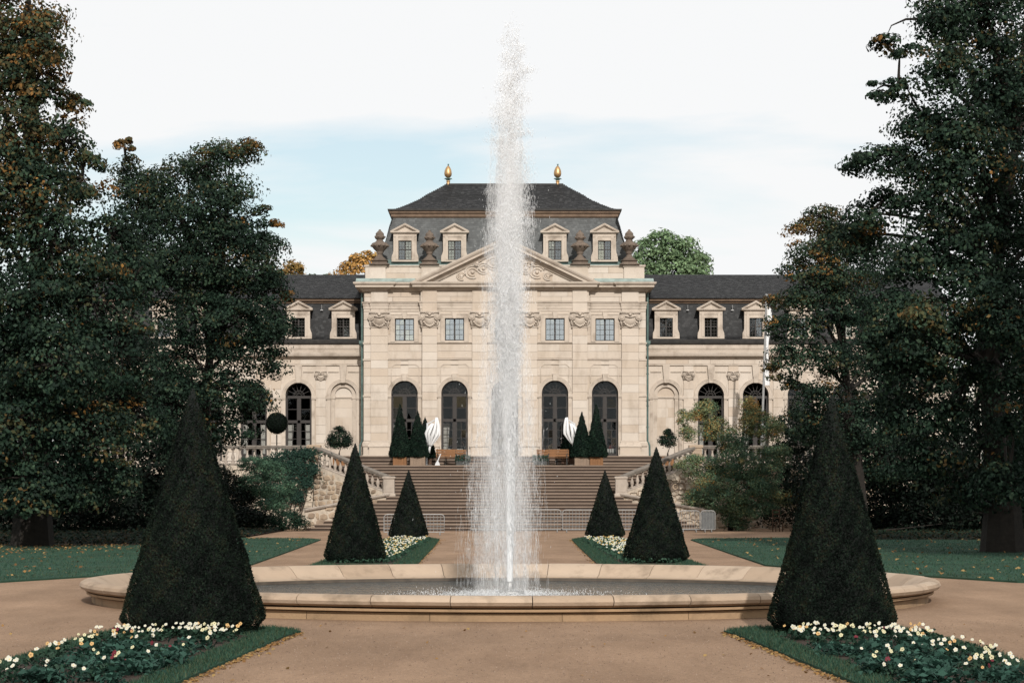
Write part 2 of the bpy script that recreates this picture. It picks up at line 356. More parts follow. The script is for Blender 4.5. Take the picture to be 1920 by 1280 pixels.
for P, lab in (([(-10.8, 74), (-11.6, 71.5), (-14, 70.5), (-40, 70), (-40, 104), (-10.6, 104), (-10.4, 90), (-10.4, 80)], 'dark ivy ground cover in the shade of the left trees'), ([(12.6, 83), (13.5, 80), (40, 79), (40, 104), (14.2, 104), (13.2, 92)], 'dark ivy ground cover in the shade of the right trees')):
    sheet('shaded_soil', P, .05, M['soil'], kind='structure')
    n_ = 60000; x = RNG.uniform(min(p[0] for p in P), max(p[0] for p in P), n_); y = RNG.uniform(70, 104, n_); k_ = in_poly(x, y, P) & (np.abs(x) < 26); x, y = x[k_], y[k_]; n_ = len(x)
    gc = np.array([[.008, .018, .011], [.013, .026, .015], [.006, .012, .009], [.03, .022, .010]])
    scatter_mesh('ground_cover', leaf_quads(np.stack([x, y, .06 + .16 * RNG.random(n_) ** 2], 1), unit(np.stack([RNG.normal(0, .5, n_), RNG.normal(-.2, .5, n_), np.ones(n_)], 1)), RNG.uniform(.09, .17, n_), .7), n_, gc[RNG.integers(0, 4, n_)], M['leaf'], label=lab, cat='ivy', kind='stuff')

# ------------------------------------------------------------------ flower beds
BED = {}
def bed(key, poly, inner, grass_n, h, side, z=0.03):
    kerbed('bed_turf', poly, 0.0, z, M['lawn'], kind='structure')
    sheet('soil', inner, z + 0.004, M['soil'], kind='structure')
    grass_blades('grass', poly, grass_n, h, 0.006 if h < .05 else .007, z, 'short grass edging round the %s flower bed' % side, holes=[inner])
for s, nm in ((-1, 'left'), (1, 'right')):
    mir = lambda P: [(s * -x, y) for x, y in (P if s < 0 else P[::-1])]
    bed('front' + nm, mir([(-2.55, 25.75), (-2.65, 25.0), (-2.95, 19.0), (-3.2, 14), (-5.1, 14), (-5.05, 19), (-4.98, 24.0), (-4.8, 26.35), (-3.5, 26.6), (-2.9, 26.3)]),
        mir([(-3.05, 24.7), (-3.25, 20.5), (-3.5, 15), (-4.85, 15), (-4.75, 21), (-4.66, 24.7), (-3.9, 26.2)]), 60000, 0.045, 'front ' + nm)
    bed('back' + nm, mir([(-2.15, 47.5), (-2.2, 55), (-2.35, 70), (-2.5, 80.8), (-3.0, 83.8), (-4.4, 84.2), (-4.75, 78), (-4.65, 47.5)]),
        mir([(-2.75, 51), (-2.85, 79.0), (-4.25, 79.5), (-4.2, 51)]), 26000, 0.05, 'back ' + nm)

def petals_template(nseg=5):
    """a pansy face: five rounded petals round a dark eye, facing +Z, unit width"""
    P = []; 
    for k in range(5):
        a = k * 2 * math.pi / 5 + .3
        c = (0.27 * math.cos(a), 0.27 * math.sin(a)); r = 0.25 if k % 2 else 0.22
        ring = [(c[0] + r * math.cos(a + t), c[1] + r * math.sin(a + t), 0.06 + 0.03 * math.cos(t * 2) + 0.015 * k) for t in np.linspace(-2.3, 2.3, nseg)]
        P.append([(0, 0, 0.0 + 0.01 * k)] + ring)
    return P
def blossom_mesh(name, col, eye):
    me = bpy.data.meshes.new(name); v = []; f = []; mi = []
    for pt in petals_template():
        o = len(v); v += pt; f.append(tuple(range(o, o + len(pt)))); mi.append(0)
    o = len(v); n = 6
    v += [(0.11 * math.cos(t), 0.11 * math.sin(t), 0.12) for t in np.linspace(0, 2 * math.pi, n, endpoint=False)]; f.append(tuple(range(o, o + n))); mi.append(1)
    me.from_pydata(v, [], f); me.materials.append(col); me.materials.append(eye); me.polygons.foreach_set('material_index', mi); me.update(); return me
M['pw'] = material('white petal', (0.43, 0.42, 0.35), 0.7, 0.08, 30); M['pc'] = material('cream petal', (0.44, 0.41, 0.25), 0.7, 0.1, 30)
M['py'] = material('orange yellow petal', (0.40, 0.25, 0.10), 0.7, 0.15, 30); M['pr'] = material('dark red petal', (0.10, 0.006, 0.014), 0.7, 0.2, 30)
M['eye'] = material('dark blossom eye', (0.10, 0.035, 0.03), 0.8, 0.2, 30); M['eyey'] = material('yellow blossom eye', (0.55, 0.36, 0.05), 0.8, 0.2, 30)
BL = {k: blossom_mesh('blossom', M['p' + k], M['eye'] if k != 'w' else M['eyey']) for k in 'wcyr'}
def tuft_mesh(name, n, r, h, size, pal, up=0.6):
    c = np.stack([RNG.normal(0, r * .55, n), RNG.normal(0, r * .55, n), RNG.uniform(0.01, h, n)], 1)
    nr = unit(np.stack([RNG.normal(0, .6, n), RNG.normal(0, .6, n), np.full(n, up)], 1))
    cols = pal[RNG.integers(0, len(pal), n)] * RNG.uniform(.7, 1.3, (n, 1))
    o = scatter_mesh(name, leaf_quads(c, nr, RNG.uniform(.7, 1.3, n) * size), n, cols, M['leaf'])
    me = o.data; bpy.data.objects.remove(o); return me
PALP = np.array([[0.014, 0.034, 0.021], [0.020, 0.046, 0.028], [0.010, 0.024, 0.016], [0.028, 0.055, 0.036]])
PALD = np.array([[0.024, 0.060, 0.044], [0.034, 0.080, 0.060], [0.016, 0.042, 0.031]])
TUFT = [tuft_mesh('leaves', 34, 0.10, 0.11, 0.055, PALP) for _ in range(4)]
SILV = [tuft_mesh('leaves', 70, 0.16, 0.12, 0.075, PALD, 0.9) for _ in range(3)]
WORDS = {'w': 'white pansies', 'c': 'cream pansies', 'y': 'orange yellow pansies', 'r': 'dark red pansies'}
def pansy(x, y, kind, nb, nm, z=0.034, sc=1.0, at='in the open middle'):
    o = thing('pansy', '%s %s of the front %s flower bed' % (WORDS[kind], at, nm), 'flower', (x, y, z), '%s %s of the front %s flower bed' % (WORDS[kind], at, nm))
    put(random.choice(TUFT), 'foliage', o, rz=random.uniform(0, 6.28), local=True)
    for k in range(nb):
        a = random.uniform(0, 6.28); d = random.uniform(0.02, 0.11)
        b = put(BL[kind], 'blossom', loc=(x + d * math.cos(a), y + d * math.sin(a), z + random.uniform(.10, .17)), scale=[random.uniform(.032, .056) * sc] * 3)
        b.rotation_euler = (R(random.uniform(35, 80)), R(random.uniform(-25, 25)), R(random.uniform(-40, 40)))
        b.parent = o; b.matrix_parent_inverse = wmat(o).inverted()
    return o
def bed_x(t, y, s):  # t 0 (inner edge) .. 1 (outer edge)
    xi = 3.05 + (24.7 - y) * .045; xo = 4.68 + (24.7 - y) * .015
    return s * (xi + (xo - xi) * t)
for s, nm in ((-1, 'left'), (1, 'right')):
    for k in range(36):      # massed row by the cone's foot
        pansy(bed_x(random.uniform(.04, .97), 24, s), 24.5 - abs(random.gauss(0, .5)), random.choice('wwwwwccy' if random.random() < .95 else 'r'), random.choice((2, 2, 3, 4)), nm, at='by the yew cone foot')
    for k in range(26):      # outer side
        y = random.uniform(18.6, 23.9); pansy(bed_x(random.uniform(.72, 1.0), y, s), y, random.choice('wwwwccyy'), random.choice((1, 2, 2, 3)), nm, at='along the outer edge')
    for k in range(26):
        y = random.uniform(18.2, 23.6); pansy(bed_x(random.uniform(.02, .8), y, s), y, random.choice('wwwccyyr'), random.choice((1, 1, 1, 2)), nm)
    for k in range(46):      # blue green leafy plants without blossom
        y = random.uniform(18.2, 22.6); x = bed_x(random.uniform(.0, .75), y, s)
        tt = (abs(x) - abs(bed_x(0, y, 1))) / 1.6; at = 'along the inner grass edge' if tt < .27 else ('in the bare middle' if tt < .53 else 'towards the outer flower row')
        o = thing('leafy_plant', 'blue green leafy plant %s of the front %s bed' % (at, nm), 'plant', (x, y, .034), 'leafy plants %s of the front %s flower bed' % (at, nm))
        put(random.choice(SILV), 'foliage', o, rz=random.uniform(0, 6.28), scale=[random.uniform(.7, 1.15)] * 3, local=True)
    # the far bed reads as one mass of blossom
    n = 400; y = RNG.uniform(52, 79, n); x = s * RNG.uniform(2.85, 4.15, n)
    c = np.stack([x, y, np.full(n, .16) + RNG.uniform(0, .05, n)], 1); nr = unit(np.stack([RNG.normal(0, .3, n), -RNG.uniform(.5, 1.2, n), RNG.uniform(.5, 1, n)], 1))
    pc = np.array([[.55, .55, .49], [.50, .47, .28], [.42, .29, .11], [.5, .5, .43]])
    q1 = leaf_quads(c, nr, RNG.uniform(.045, .075, n), 0.9, 0); cl1 = pc[RNG.integers(0, 4, n)]
    m_ = 9000; y = RNG.uniform(51.5, 79.2, m_); x = s * RNG.uniform(2.78, 4.2, m_)
    c = np.stack([x, y, RNG.uniform(.04, .15, m_)], 1); nr = unit(np.stack([RNG.normal(0, .6, m_), RNG.normal(-.3, .6, m_), np.full(m_, .7)], 1))
    q2 = leaf_quads(c, nr, RNG.uniform(.06, .1, m_)); cl2 = PALP[RNG.integers(0, 4, m_)] * 1.5
    scatter_mesh('flowers', np.concatenate([q1, q2]), n + m_, np.concatenate([cl1, cl2]), M['petal'], label='white and cream pansies massed in the back %s bed' % nm, cat='flowers', kind='stuff')

# ------------------------------------------------------------------ fallen leaves
def fallen(pts, size, label):
    n = len(pts); c = np.array(pts); nr = unit(np.stack([RNG.normal(0, .35, n), RNG.normal(-.15, .35, n), np.ones(n)], 1))
    pal = np.array([[.25, .14, .05], [.19, .10, .038], [.30, .20, .08], [.12, .068, .03]])
    scatter_mesh('fallen_leaves', leaf_quads(c, nr, RNG.uniform(.6, 1.3, n) * size, .75), n, pal[RNG.integers(0, 4, n)], M['leaf'], label=label, cat='leaves', kind='stuff')
pts = []
for _ in range(9000):
    y = 40.5 + 43 * random.random() ** 1.1; x = -random.uniform(6.2, 24)
    if in_poly(np.array([x]), np.array([y]), LAWN)[0] and random.random() < (0.07 + .93 * max(0, min(1, (y - 58) / 14)) * max(0, min(1, (-x - 9) / 5))): pts.append((x, y, .06))
fallen(pts, .10, 'yellow brown fallen leaves scattered on the left lawn')
pts = []
for _ in range(420):
    y = 41 + 42 * random.random(); x = random.uniform(6.5, 24)
    if in_poly(np.array([-x]), np.array([y]), LAWN)[0]: pts.append((x, y, .06))
fallen(pts, .12, 'few pale fallen leaves on the right lawn')
pts = []
for s in (-1, 1):
    for _ in range(520):
        y = random.uniform(17, 25.8); x = s * (2.62 + (25.2 - y) * .05 - abs(random.gauss(0.0, .055))); pts.append((x, y, .012))
    for _ in range(300):
        y = random.uniform(48, 81); x = s * (2.14 + (y - 48) * .0106 - abs(random.gauss(0, .07))); pts.append((x, y, .012))
for _ in range(160): pts.append((random.uniform(-7, 7), random.uniform(18, 27.5), .012))
fallen(pts, .045, 'brown leaf litter along the gravel edge of the beds')

n_ = 24000; y = 17 + 11.5 * RNG.random(n_); x = RNG.uniform(-9, 9, n_); k_ = np.hypot(x, y - 34.8) > 7; x, y = x[k_], y[k_]; n_ = len(x)
pc = np.array([[.17, .115, .085], [.24, .17, .125], [.10, .068, .05], [.28, .21, .16], [.20, .13, .095]]); c = np.stack([x, y, np.full(n_, .004)], 1)
scatter_mesh('gravel', leaf_quads(c, unit(np.stack([RNG.normal(0, .5, n_), RNG.normal(-.5, .5, n_), np.ones(n_)], 1)), RNG.uniform(.006, .017, n_), .8, -.15), n_, pc[RNG.integers(0, 5, n_)], M['grass'], label='loose grit and small stones on the near gravel', cat='gravel', kind='stuff')

# ------------------------------------------------------------------ fountain basin, water, jet
BY, BR = 34.8, 6.88
fb = thing('fountain_basin', 'low round sandstone fountain basin with a broad rounded rim', 'fountain', (0, BY, 0))
prof = [(6.62, .165), (6.80, .185), (6.865, .215), (6.89, .26), (6.87, .305), (6.82, .335), (6.74, .345), (6.66, .33), (6.55, .27), (6.45, .19), (6.38, .135), (6.30, .115), (6.24, .105), (6.24, -.02)]
NS = 40; ang = 2 * math.pi / NS; gap = .0009
mbs = MB(); mbs.lathe(prof, (0, 0, 0), 8, 0, gap, ang - gap)
k_ = 9; npf = len(prof)
mbs.f.append(tuple(j * k_ for j in range(npf))); mbs.m.append(0); mbs.f.append(tuple(j * k_ + 8 for j in reversed(range(npf)))); mbs.m.append(0)
cop = mbs.mesh('coping_stone', M['basin'], True)
try: cop.set_sharp_from_angle(angle=R(35))
except Exception: pass
for k in range(NS):
    o = put(cop, 'coping_stone', fb, (0, BY, random.uniform(-.004, .004)), rz=k * ang + .04)
MB().lathe([(6.5, .163), (6.78, .163), (6.78, .130), (6.72, .118), (6.5, .118)], (0, BY, 0), 120, cap=False).build('moulding', M['basinwall'], fb)
MB().lathe([(6.68, .140), (6.66, .118), (6.66, .09), (6.5, .09)], (0, BY, 0), 120, cap=False).build('shadow_groove', M['basindark'], fb)  # shadow of the rim undercut painted in as dark stone
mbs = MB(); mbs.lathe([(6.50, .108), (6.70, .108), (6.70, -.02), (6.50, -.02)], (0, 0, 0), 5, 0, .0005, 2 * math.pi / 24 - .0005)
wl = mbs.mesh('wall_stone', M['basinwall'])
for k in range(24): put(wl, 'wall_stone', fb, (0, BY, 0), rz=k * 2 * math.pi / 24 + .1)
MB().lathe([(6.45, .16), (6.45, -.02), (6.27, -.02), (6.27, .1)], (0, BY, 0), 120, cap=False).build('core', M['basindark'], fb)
MB().lathe([(6.24, .085), (6.225, .085), (6.22, .0), (6.24, .0)], (0, BY, 0), 120, cap=False).build('waterline_shade', M['basindark'], fb)  # stained waterline, with the shaded reflection below the lip painted in
nz = MB(); nz.lathe([(.0, .0), (.235, .0), (.235, .075), (.2, .085), (.075, .085), (.075, .2), (.055, .235), (.03, .235)], (0, BY, .03), 20)
nz.build('nozzle', M['galv'], fb, True)
def water_material():
    m = bpy.data.materials.new('pool water'); m.use_nodes = True; nt = m.node_tree; nd = nt.nodes; lk = nt.links.new; bs = nd['Principled BSDF']
    bs.inputs['Base Color'].default_value = (0.02, 0.03, 0.03, 1); bs.inputs['Roughness'].default_value = 0.09; bs.inputs['IOR'].default_value = 1.33; bs.inputs['Specular IOR Level'].default_value = .6
    geo = nd.new('ShaderNodeNewGeometry'); mp = nd.new('ShaderNodeMapping'); mp.inputs['Scale'].default_value = (1, .8, 1); lk(geo.outputs['Position'], mp.inputs[0])
    n = nd.new('ShaderNodeTexNoise'); n.inputs['Scale'].default_value = 5.0; n.inputs['Detail'].default_value = 5; n.inputs['Distortion'].default_value = .6; lk(mp.outputs[0], n.inputs['Vector'])
    b = nd.new('ShaderNodeBump'); b.inputs['Strength'].default_value = 1.0; b.inputs['Distance'].default_value = .35; lk(n.outputs[0], b.inputs['Height']); lk(b.outputs[0], bs.inputs['Normal'])
    return m
mb = MB(); mb.add([(6.235 * math.cos(t), BY + 6.235 * math.sin(t), .03) for t in np.linspace(0, 2 * math.pi, 96, endpoint=False)], [tuple(range(96))]); mb.build('water', water_material(), kind='structure')

def spray_material():
    m = bpy.data.materials.new('spray droplets'); m.use_nodes = True; nt = m.node_tree; nd = nt.nodes; lk = nt.links.new
    nd.remove(nd['Principled BSDF'])
    d = nd.new('ShaderNodeBsdfDiffuse'); d.inputs[0].default_value = (.95, .96, .97, 1)
    t = nd.new('ShaderNodeBsdfTranslucent'); t.inputs[0].default_value = (.95, .965, .975, 1)
    g = nd.new('ShaderNodeBsdfGlossy'); g.inputs['Roughness'].default_value = .25; g.inputs['Color'].default_value = (.9, .9, .9, 1)
    m1 = nd.new('ShaderNodeMixShader'); m1.inputs[0].default_value = .2; lk(d.outputs[0], m1.inputs[1]); lk(t.outputs[0], m1.inputs[2])
    m2 = nd.new('ShaderNodeMixShader'); m2.inputs[0].default_value = .12; lk(m1.outputs[0], m2.inputs[1]); lk(g.outputs[0], m2.inputs[2])
    lk(m2.outputs[0], nd['Material Output'].inputs['Surface']); return m
M['spray'] = spray_material()
jet = thing('water_jet', 'tall white water jet rising from the middle of the round basin', 'water jet', (0, BY, .25))
def droplets(name, c, ln, wd, lean):
    """slender four-faced drops: centre (N,3), length, half width, lean (N,2)"""
    n = len(c); up = unit(np.stack([lean[:, 0], lean[:, 1], np.ones(n)], 1)); a = RNG.uniform(0, 2 * np.pi, n)
    w_ = wd[:, None]; l_ = ln[:, None]
    ring = [c + np.stack([np.cos(a + q), np.sin(a + q), np.zeros(n)], 1) * w_ - up * l_ * .3 for q in (0, 2.094, 4.189)]
    v = np.stack([c + up * l_ * .7] + ring, 1)
    tri = np.array([[0, 1, 2], [0, 2, 3], [0, 3, 1], [3, 2, 1]])
    idx = (np.arange(n)[:, None, None] * 4 + tri[None]).reshape(-1)
    me = bpy.data.meshes.new(name); me.vertices.add(n * 4); me.vertices.foreach_set('co', v.reshape(-1).astype(np.float32))
    me.loops.add(len(idx)); me.loops.foreach_set('vertex_index', idx.astype(np.int32)); nf = n * 4
    me.polygons.add(nf); me.polygons.foreach_set('loop_start', np.arange(0, nf * 3, 3, dtype=np.int32)); me.polygons.foreach_set('loop_total', np.full(nf, 3, np.int32))
    me.materials.append(M['spray']); me.update(); me.validate()
    return put(me, name, jet, kind='stuff')
# solid column near the nozzle, breaking up with height
pz = np.linspace(.25, 3.9, 90); mbj = MB(); wn = np.convolve(RNG.normal(0, 1, 96), np.ones(5) / 5, 'valid')[:90]
mbj.lathe([(max(.003, (.046 + .012 * (z - .25)) * (1 - max(0.0, (z - .5) / 3.5)) ** .7 * (1 + .10 * wn[i] * min(1, z))), float(z)) for i, z in enumerate(pz)], (0, BY, 0), 10)
mbj.build('water_column', M['spray'], jet, True)
def axis_x(z): return np.interp(z, [0, 3, 5, 7, 9.4], [0, -.01, -.03, .02, .09])
def strands(n, per, z, sig, jit, zj):
    """drops gathered in short vertical strands"""
    m = n // per; sz = z(m); sa = RNG.normal(0, 1, (m, 2)); i = np.repeat(np.arange(m), per)
    zz = sz[i] + RNG.normal(0, zj, m * per); ca = (sa[i] + RNG.normal(0, jit, (m * per, 2)))
    k = (zz > .04) & (zz < 9.38) & (np.hypot(ca[:, 0], ca[:, 1]) < 2.5)
    zz = zz[k]; ca = ca[k] * sig(zz)[:, None]
    return zz, ca
TOPW = lambda z: np.interp(z, [8.2, 9.3], [1, .35])
# rising core
WOB = np.cumsum(RNG.normal(0, .012, 120)); WOB -= np.linspace(WOB[0], WOB[-1], 120)
def wob(z): return np.interp(z, np.linspace(0, 9.4, 120), WOB) * np.clip(z / 4, 0, 1)
CL_ = RNG.uniform(0, 9.4, 70); CLX = RNG.normal(0, 1, 70)
def clumpy(z, ca, amt):      # the column breaks into billows higher up
    k = np.argmin(np.abs(z[:, None] - CL_[None]), 1); ca[:, 0] += CLX[k] * amt * np.clip((z - 3) / 4, 0, 1); return ca
z, ca = strands(48000, 20, lambda m: .3 + 4.6 * RNG.random(m), lambda z: np.interp(z, [.3, 1.5, 2.5, 3.5, 4.9], [.018, .026, .032, .045, .075]), .20, .16)
droplets('rising_stream', np.stack([axis_x(z) + wob(z) + ca[:, 0], BY + ca[:, 1], z], 1), RNG.uniform(.04, .18, len(z)), RNG.uniform(.0016, .0034, len(z)), RNG.normal(0, .015, (len(z), 2)))
z, ca = strands(52000, 30, lambda m: 3.4 + 5.9 * RNG.beta(1.05, 1.6, m), lambda z: np.interp(z, [3.5, 4.5, 6, 7, 8, 9.3], [.075, .135, .175, .165, .135, .085]), .24, .18)
droplets('rising_water', np.stack([axis_x(z) + wob(z) + clumpy(z, ca, .06)[:, 0], BY + ca[:, 1], z], 1), RNG.uniform(.015, .08, len(z)), RNG.uniform(.0010, .0024, len(z)), RNG.normal(0, .06, (len(z), 2)))
# falling curtain
DR = lambda z: np.interp(z, [0, 2, 3, 5, 9], [-.13, -.11, -.06, -.02, .0])
z, ca = strands(52000, 40, lambda m: .05 + 7.8 * RNG.beta(1.05, 1.5, m), lambda z: np.interp(z, [0, 1.5, 2.5, 4, 5.5, 7, 8.3, 9.2], [.315, .31, .27, .20, .19, .16, .125, .08]), .08, .30)
droplets('falling_spray', np.stack([axis_x(z) + DR(z) + ca[:, 0], BY + ca[:, 1], z], 1), RNG.uniform(.03, .18, len(z)), RNG.uniform(.0005, .0013, len(z)), ca * RNG.uniform(-.02, .02, (len(z), 1)))
# stray heavier drops
nt_ = 700
z = .1 + 9.45 * RNG.random(nt_) ** .8; ca = RNG.normal(0, 1, (nt_, 2)) * np.interp(z, [0, 2, 4, 6, 8, 9.35], [.50, .46, .36, .30, .22, .09])[:, None]
droplets('stray_drops', np.stack([axis_x(z) + DR(z) + ca[:, 0], BY + ca[:, 1], z], 1), RNG.uniform(.012, .05, nt_), RNG.uniform(.002, .0042, nt_), RNG.normal(0, .3, (nt_, 2)))
ns2 = 7000
rr = np.abs(RNG.normal(0, .75, ns2)) + .05; aa = RNG.uniform(0, 2 * np.pi, ns2); z = .035 + np.abs(RNG.normal(0, .035, ns2))
droplets('splash', np.stack([rr * np.cos(aa) - .1, BY + rr * np.sin(aa), z], 1), RNG.uniform(.01, .04, ns2), RNG.uniform(.002, .006, ns2), RNG.normal(0, .5, (ns2, 2)))
# fine mist hanging in the column
def mist_material(name, ox, lo, hi, nsc, ws, w0, wm, low):
    MN = lambda op, a, b=None: math_node(nt_m, op, a, b)
    mm = bpy.data.materials.new(name); mm.use_nodes = True; nt_m = mm.node_tree; nt_m.nodes.remove(nt_m.nodes['Principled BSDF'])
    pv = nt_m.nodes.new('ShaderNodeVolumePrincipled'); pv.inputs['Color'].default_value = (.995, .997, 1, 1); pv.inputs['Anisotropy'].default_value = -.3
    gm_ = nt_m.nodes.new('ShaderNodeNewGeometry'); nm_ = nt_m.nodes.new('ShaderNodeTexNoise'); mpm = nt_m.nodes.new('ShaderNodeMapping'); mpm.inputs['Scale'].default_value = nsc
    nt_m.links.new(gm_.outputs['Position'], mpm.inputs[0]); nt_m.links.new(mpm.outputs[0], nm_.inputs['Vector']); nm_.inputs['Scale'].default_value = 1.0; nm_.inputs['Detail'].default_value = 3
    rm_ = nt_m.nodes.new('ShaderNodeMapRange'); rm_.inputs['From Min'].default_value = .36; rm_.inputs['From Max'].default_value = .72; rm_.inputs['To Min'].default_value = lo; rm_.inputs['To Max'].default_value = hi
    nt_m.links.new(nm_.outputs[0], rm_.inputs['Value']); sx_ = nt_m.nodes.new('ShaderNodeSeparateXYZ'); nt_m.links.new(gm_.outputs['Position'], sx_.inputs[0])
    d_ = MN('SQRT', MN('ADD', MN('POWER', MN('ADD', sx_.outputs['X'], -ox), 2.0), MN('POWER', MN('ADD', sx_.outputs['Y'], -BY), 2.0)))
    W_ = MN('MINIMUM', MN('MAXIMUM', MN('ADD', MN('MULTIPLY', sx_.outputs['Z'], ws), w0), .03), wm)
    zt_ = MN('MINIMUM', MN('MAXIMUM', MN('DIVIDE', MN('SUBTRACT', 9.0, sx_.outputs['Z']), 3.2), 0.0), 1.0)
    fo = MN('POWER', MN('MAXIMUM', MN('SUBTRACT', 1.0, MN('DIVIDE', d_, W_)), 0.0), .8)
    zl = MN('MINIMUM', MN('ADD', MN('MULTIPLY', sx_.outputs['Z'], (1 - low) / 4.0), low), 1.0)
    nt_m.links.new(MN('MULTIPLY', MN('MULTIPLY', MN('MULTIPLY', rm_.outputs[0], fo), zl), zt_), pv.inputs['Density']); nt_m.links.new(pv.outputs[0], nt_m.nodes['Material Output'].inputs['Volume'])
    return mm
for nm, mt, ox, pr in (('mist', mist_material('fine mist', -.07, .15, 1.9, (3.5, 3.5, 1.1), -.045, .62, .62, .45), -.07, [(.0, .06), (.60, .10), (.56, 1.5), (.48, 3), (.40, 4.5), (.36, 6), (.27, 7.6), (.15, 8.7), (0, 9.0)]),
                       ('inner_mist', mist_material('dense mist', -.01, 2.0, 10.5, (7, 7, 1.4), .038, .06, .26, .8), -.01, [(.0, .3), (.06, .35), (.075, 1.5), (.10, 2.6), (.18, 3.8), (.24, 5), (.26, 6.2), (.23, 7.4), (.15, 8.5), (0, 9.1)])):
    mb = MB(); mb.lathe(pr, (ox, BY, 0), 18)
    mb.build(nm, mt, jet, True, kind='stuff')

# ------------------------------------------------------------------ the orangery
YF = 116.0; S_ = YF / F
def fx(du): return du * S_
def fz(v): return CZ + (V0 - v) * S_
YW = 118.0; SW = YW / F
def wx(du): return du * SW
def wz(v): return CZ + (V0 - v) * SW
ZB, ZSP = 3.60, 7.13
WR = 25 * S_                      # half width of the arched windows
WD = WR
house = thing('orangery', 'baroque sandstone orangery with slate mansard roof, pediment and two long wings', 'building', (0, YF, 3.77))
CUBE = MB().box(-.5, .5, -.5, .5, -.5, .5).mesh('stone', M['sand'])
N_STONE = [0]
STUFF = MB()
def stone(x0, x1, z0, z1, y, dep=.05, joined=False):
    j = .006; y += random.uniform(-.004, .004)
    if joined or N_STONE[0] >= 296: STUFF.box(x0 + j, x1 - j, y, y + dep, z0 + j, z1 - j)
    else:
        N_STONE[0] += 1
        put(CUBE, 'stone', house, ((x0 + x1) / 2, y + dep / 2, (z0 + z1) / 2), (x1 - x0 - 2 * j, dep, z1 - z0 - 2 * j))
def ashlar(x0, x1, z0, z1, y, ch=.44, bw=.95, dep=.05, joined=False):
    nr = max(1, round((z1 - z0) / ch)); h = (z1 - z0) / nr
    for r in range(nr):
        nb = max(1, round((x1 - x0) / bw)); w = (x1 - x0) / nb
        xs = [x0] + [x0 + w * (i + (.5 if r % 2 and nb > 1 else 0) * (0 if nb < 2 else .5) + random.uniform(-.08, .08)) for i in range(1, nb)] + [x1]
        for a, b in zip(xs, xs[1:]): stone(a, b, z0 + r * h, z0 + (r + 1) * h, y, dep, joined)
wall = MB(); trim = MB()
# --- windows
def bar(mb, x0, x1, z0, z1, y0=0.0, y1=.07): mb.box(x0, x1, y0, y1, z0, z1)
def arc_pts(r, n=20, cz=0.0): return [(r * math.cos(math.pi * i / n), cz + r * math.sin(math.pi * i / n)) for i in range(n + 1)]
def ring_half(mb, r0, r1, cz, y0, y1, n=20, a0=0.0, a1=math.pi):
    for i in range(n):
        t0 = a0 + (a1 - a0) * i / n; t1 = a0 + (a1 - a0) * (i + 1) / n
        q = [(r0 * math.cos(t0), cz + r0 * math.sin(t0)), (r1 * math.cos(t0), cz + r1 * math.sin(t0)), (r1 * math.cos(t1), cz + r1 * math.sin(t1)), (r0 * math.cos(t1), cz + r0 * math.sin(t1))]
        mb.prism(q, y0, y1, 'y')
HS = ZSP - ZB
def french_mesh():
    mb = MB(); r = WD
    bar(mb, -r, -r + .07, 0, HS); bar(mb, r - .07, r, 0, HS); bar(mb, -.075, .075, .10, HS - .03, -.02, .08)
    bar(mb, -r + .07, r - .07, HS - .06, HS + .08, -.03, .09); bar(mb, -r + .07, r - .07, 2.10, 2.26, -.02, .08)
    bar(mb, -r + .07, r - .07, 0, .10); bar(mb, -r + .07, -.075, .10, .36, .01, .06); bar(mb, .075, r - .07, .10, .36, .01, .06)
    for s in (-1, 1):
        a, b = sorted((s * .075, s * (r - .07)))
        bar(mb, a, a + .05, .36, 2.10, .005, .06); bar(mb, b - .05, b, .36, 2.10, .005, .06)
        bar(mb, a, a + .04, 2.26, HS - .06, .005, .06); bar(mb, b - .04, b, 2.26, HS - .06, .005, .06)
        bar(mb, (a + b) / 2 - .014, (a + b) / 2 + .014, .36, 2.10, .015, .05)
        for k in range(1, 4): bar(mb, a + .05, b - .05, .36 + 1.74 * k / 4 - .014, .36 + 1.74 * k / 4 + .014, .017, .052)
        bar(mb, a + .04, b - .04, 2.26 + (HS - 2.32) * .5 - .016, 2.26 + (HS - 2.32) * .5 + .016, .017, .05)
    ring_half(mb, r - .06, r, HS + .08, 0, .07); ring_half(mb, .27, .30, HS + .08, .01, .06, 12); ring_half(mb, .12, .145, HS + .08, .012, .058, 8)
    for k in range(1, 7):
        t = math.pi * k / 7
        p = Vector((math.cos(t), 0, math.sin(t))); q = Vector((-math.sin(t), 0, math.cos(t))) * .012
        a = p * .14 + Vector((0, 0, HS + .08)); b = p * (r - .06) + Vector((0, 0, HS + .08))
        mb.prism([(a.x + q.x, a.z + q.z), (b.x + q.x, b.z + q.z), (b.x - q.x, b.z - q.z), (a.x - q.x, a.z - q.z)], .014, .05, 'y')
    return mb.mesh('window', M['frame'])
FRENCH = french_mesh()
PANE = {}
def pane_mesh(w, h, mat):
    k = (round(w, 3), round(h, 3), mat)
    if k not in PANE: PANE[k] = MB().box(-w / 2, w / 2, 0, .006, 0, h).mesh('pane', M[mat])
    return PANE[k]
FAN = MB().prism(arc_pts(WD - .055, 20), 0, .006, 'y').mesh('pane', M['glass'])
def curtain_mesh(w, h):
    mb = MB(); n = 14; top = []; bot = []
    for i in range(n + 1):
        t = i / n; top.append((t * w, .02 * math.sin(t * 26), h)); bot.append((t * w * (.72), .02 * math.sin(t * 26 + 1), 0))
    mb.add(top + bot, [(i, i + 1, n + 2 + i, n + 1 + i) for i in range(n)]); return mb.mesh('curtain', M['curtain'], True)
CURT = curtain_mesh(.30, 1.62)
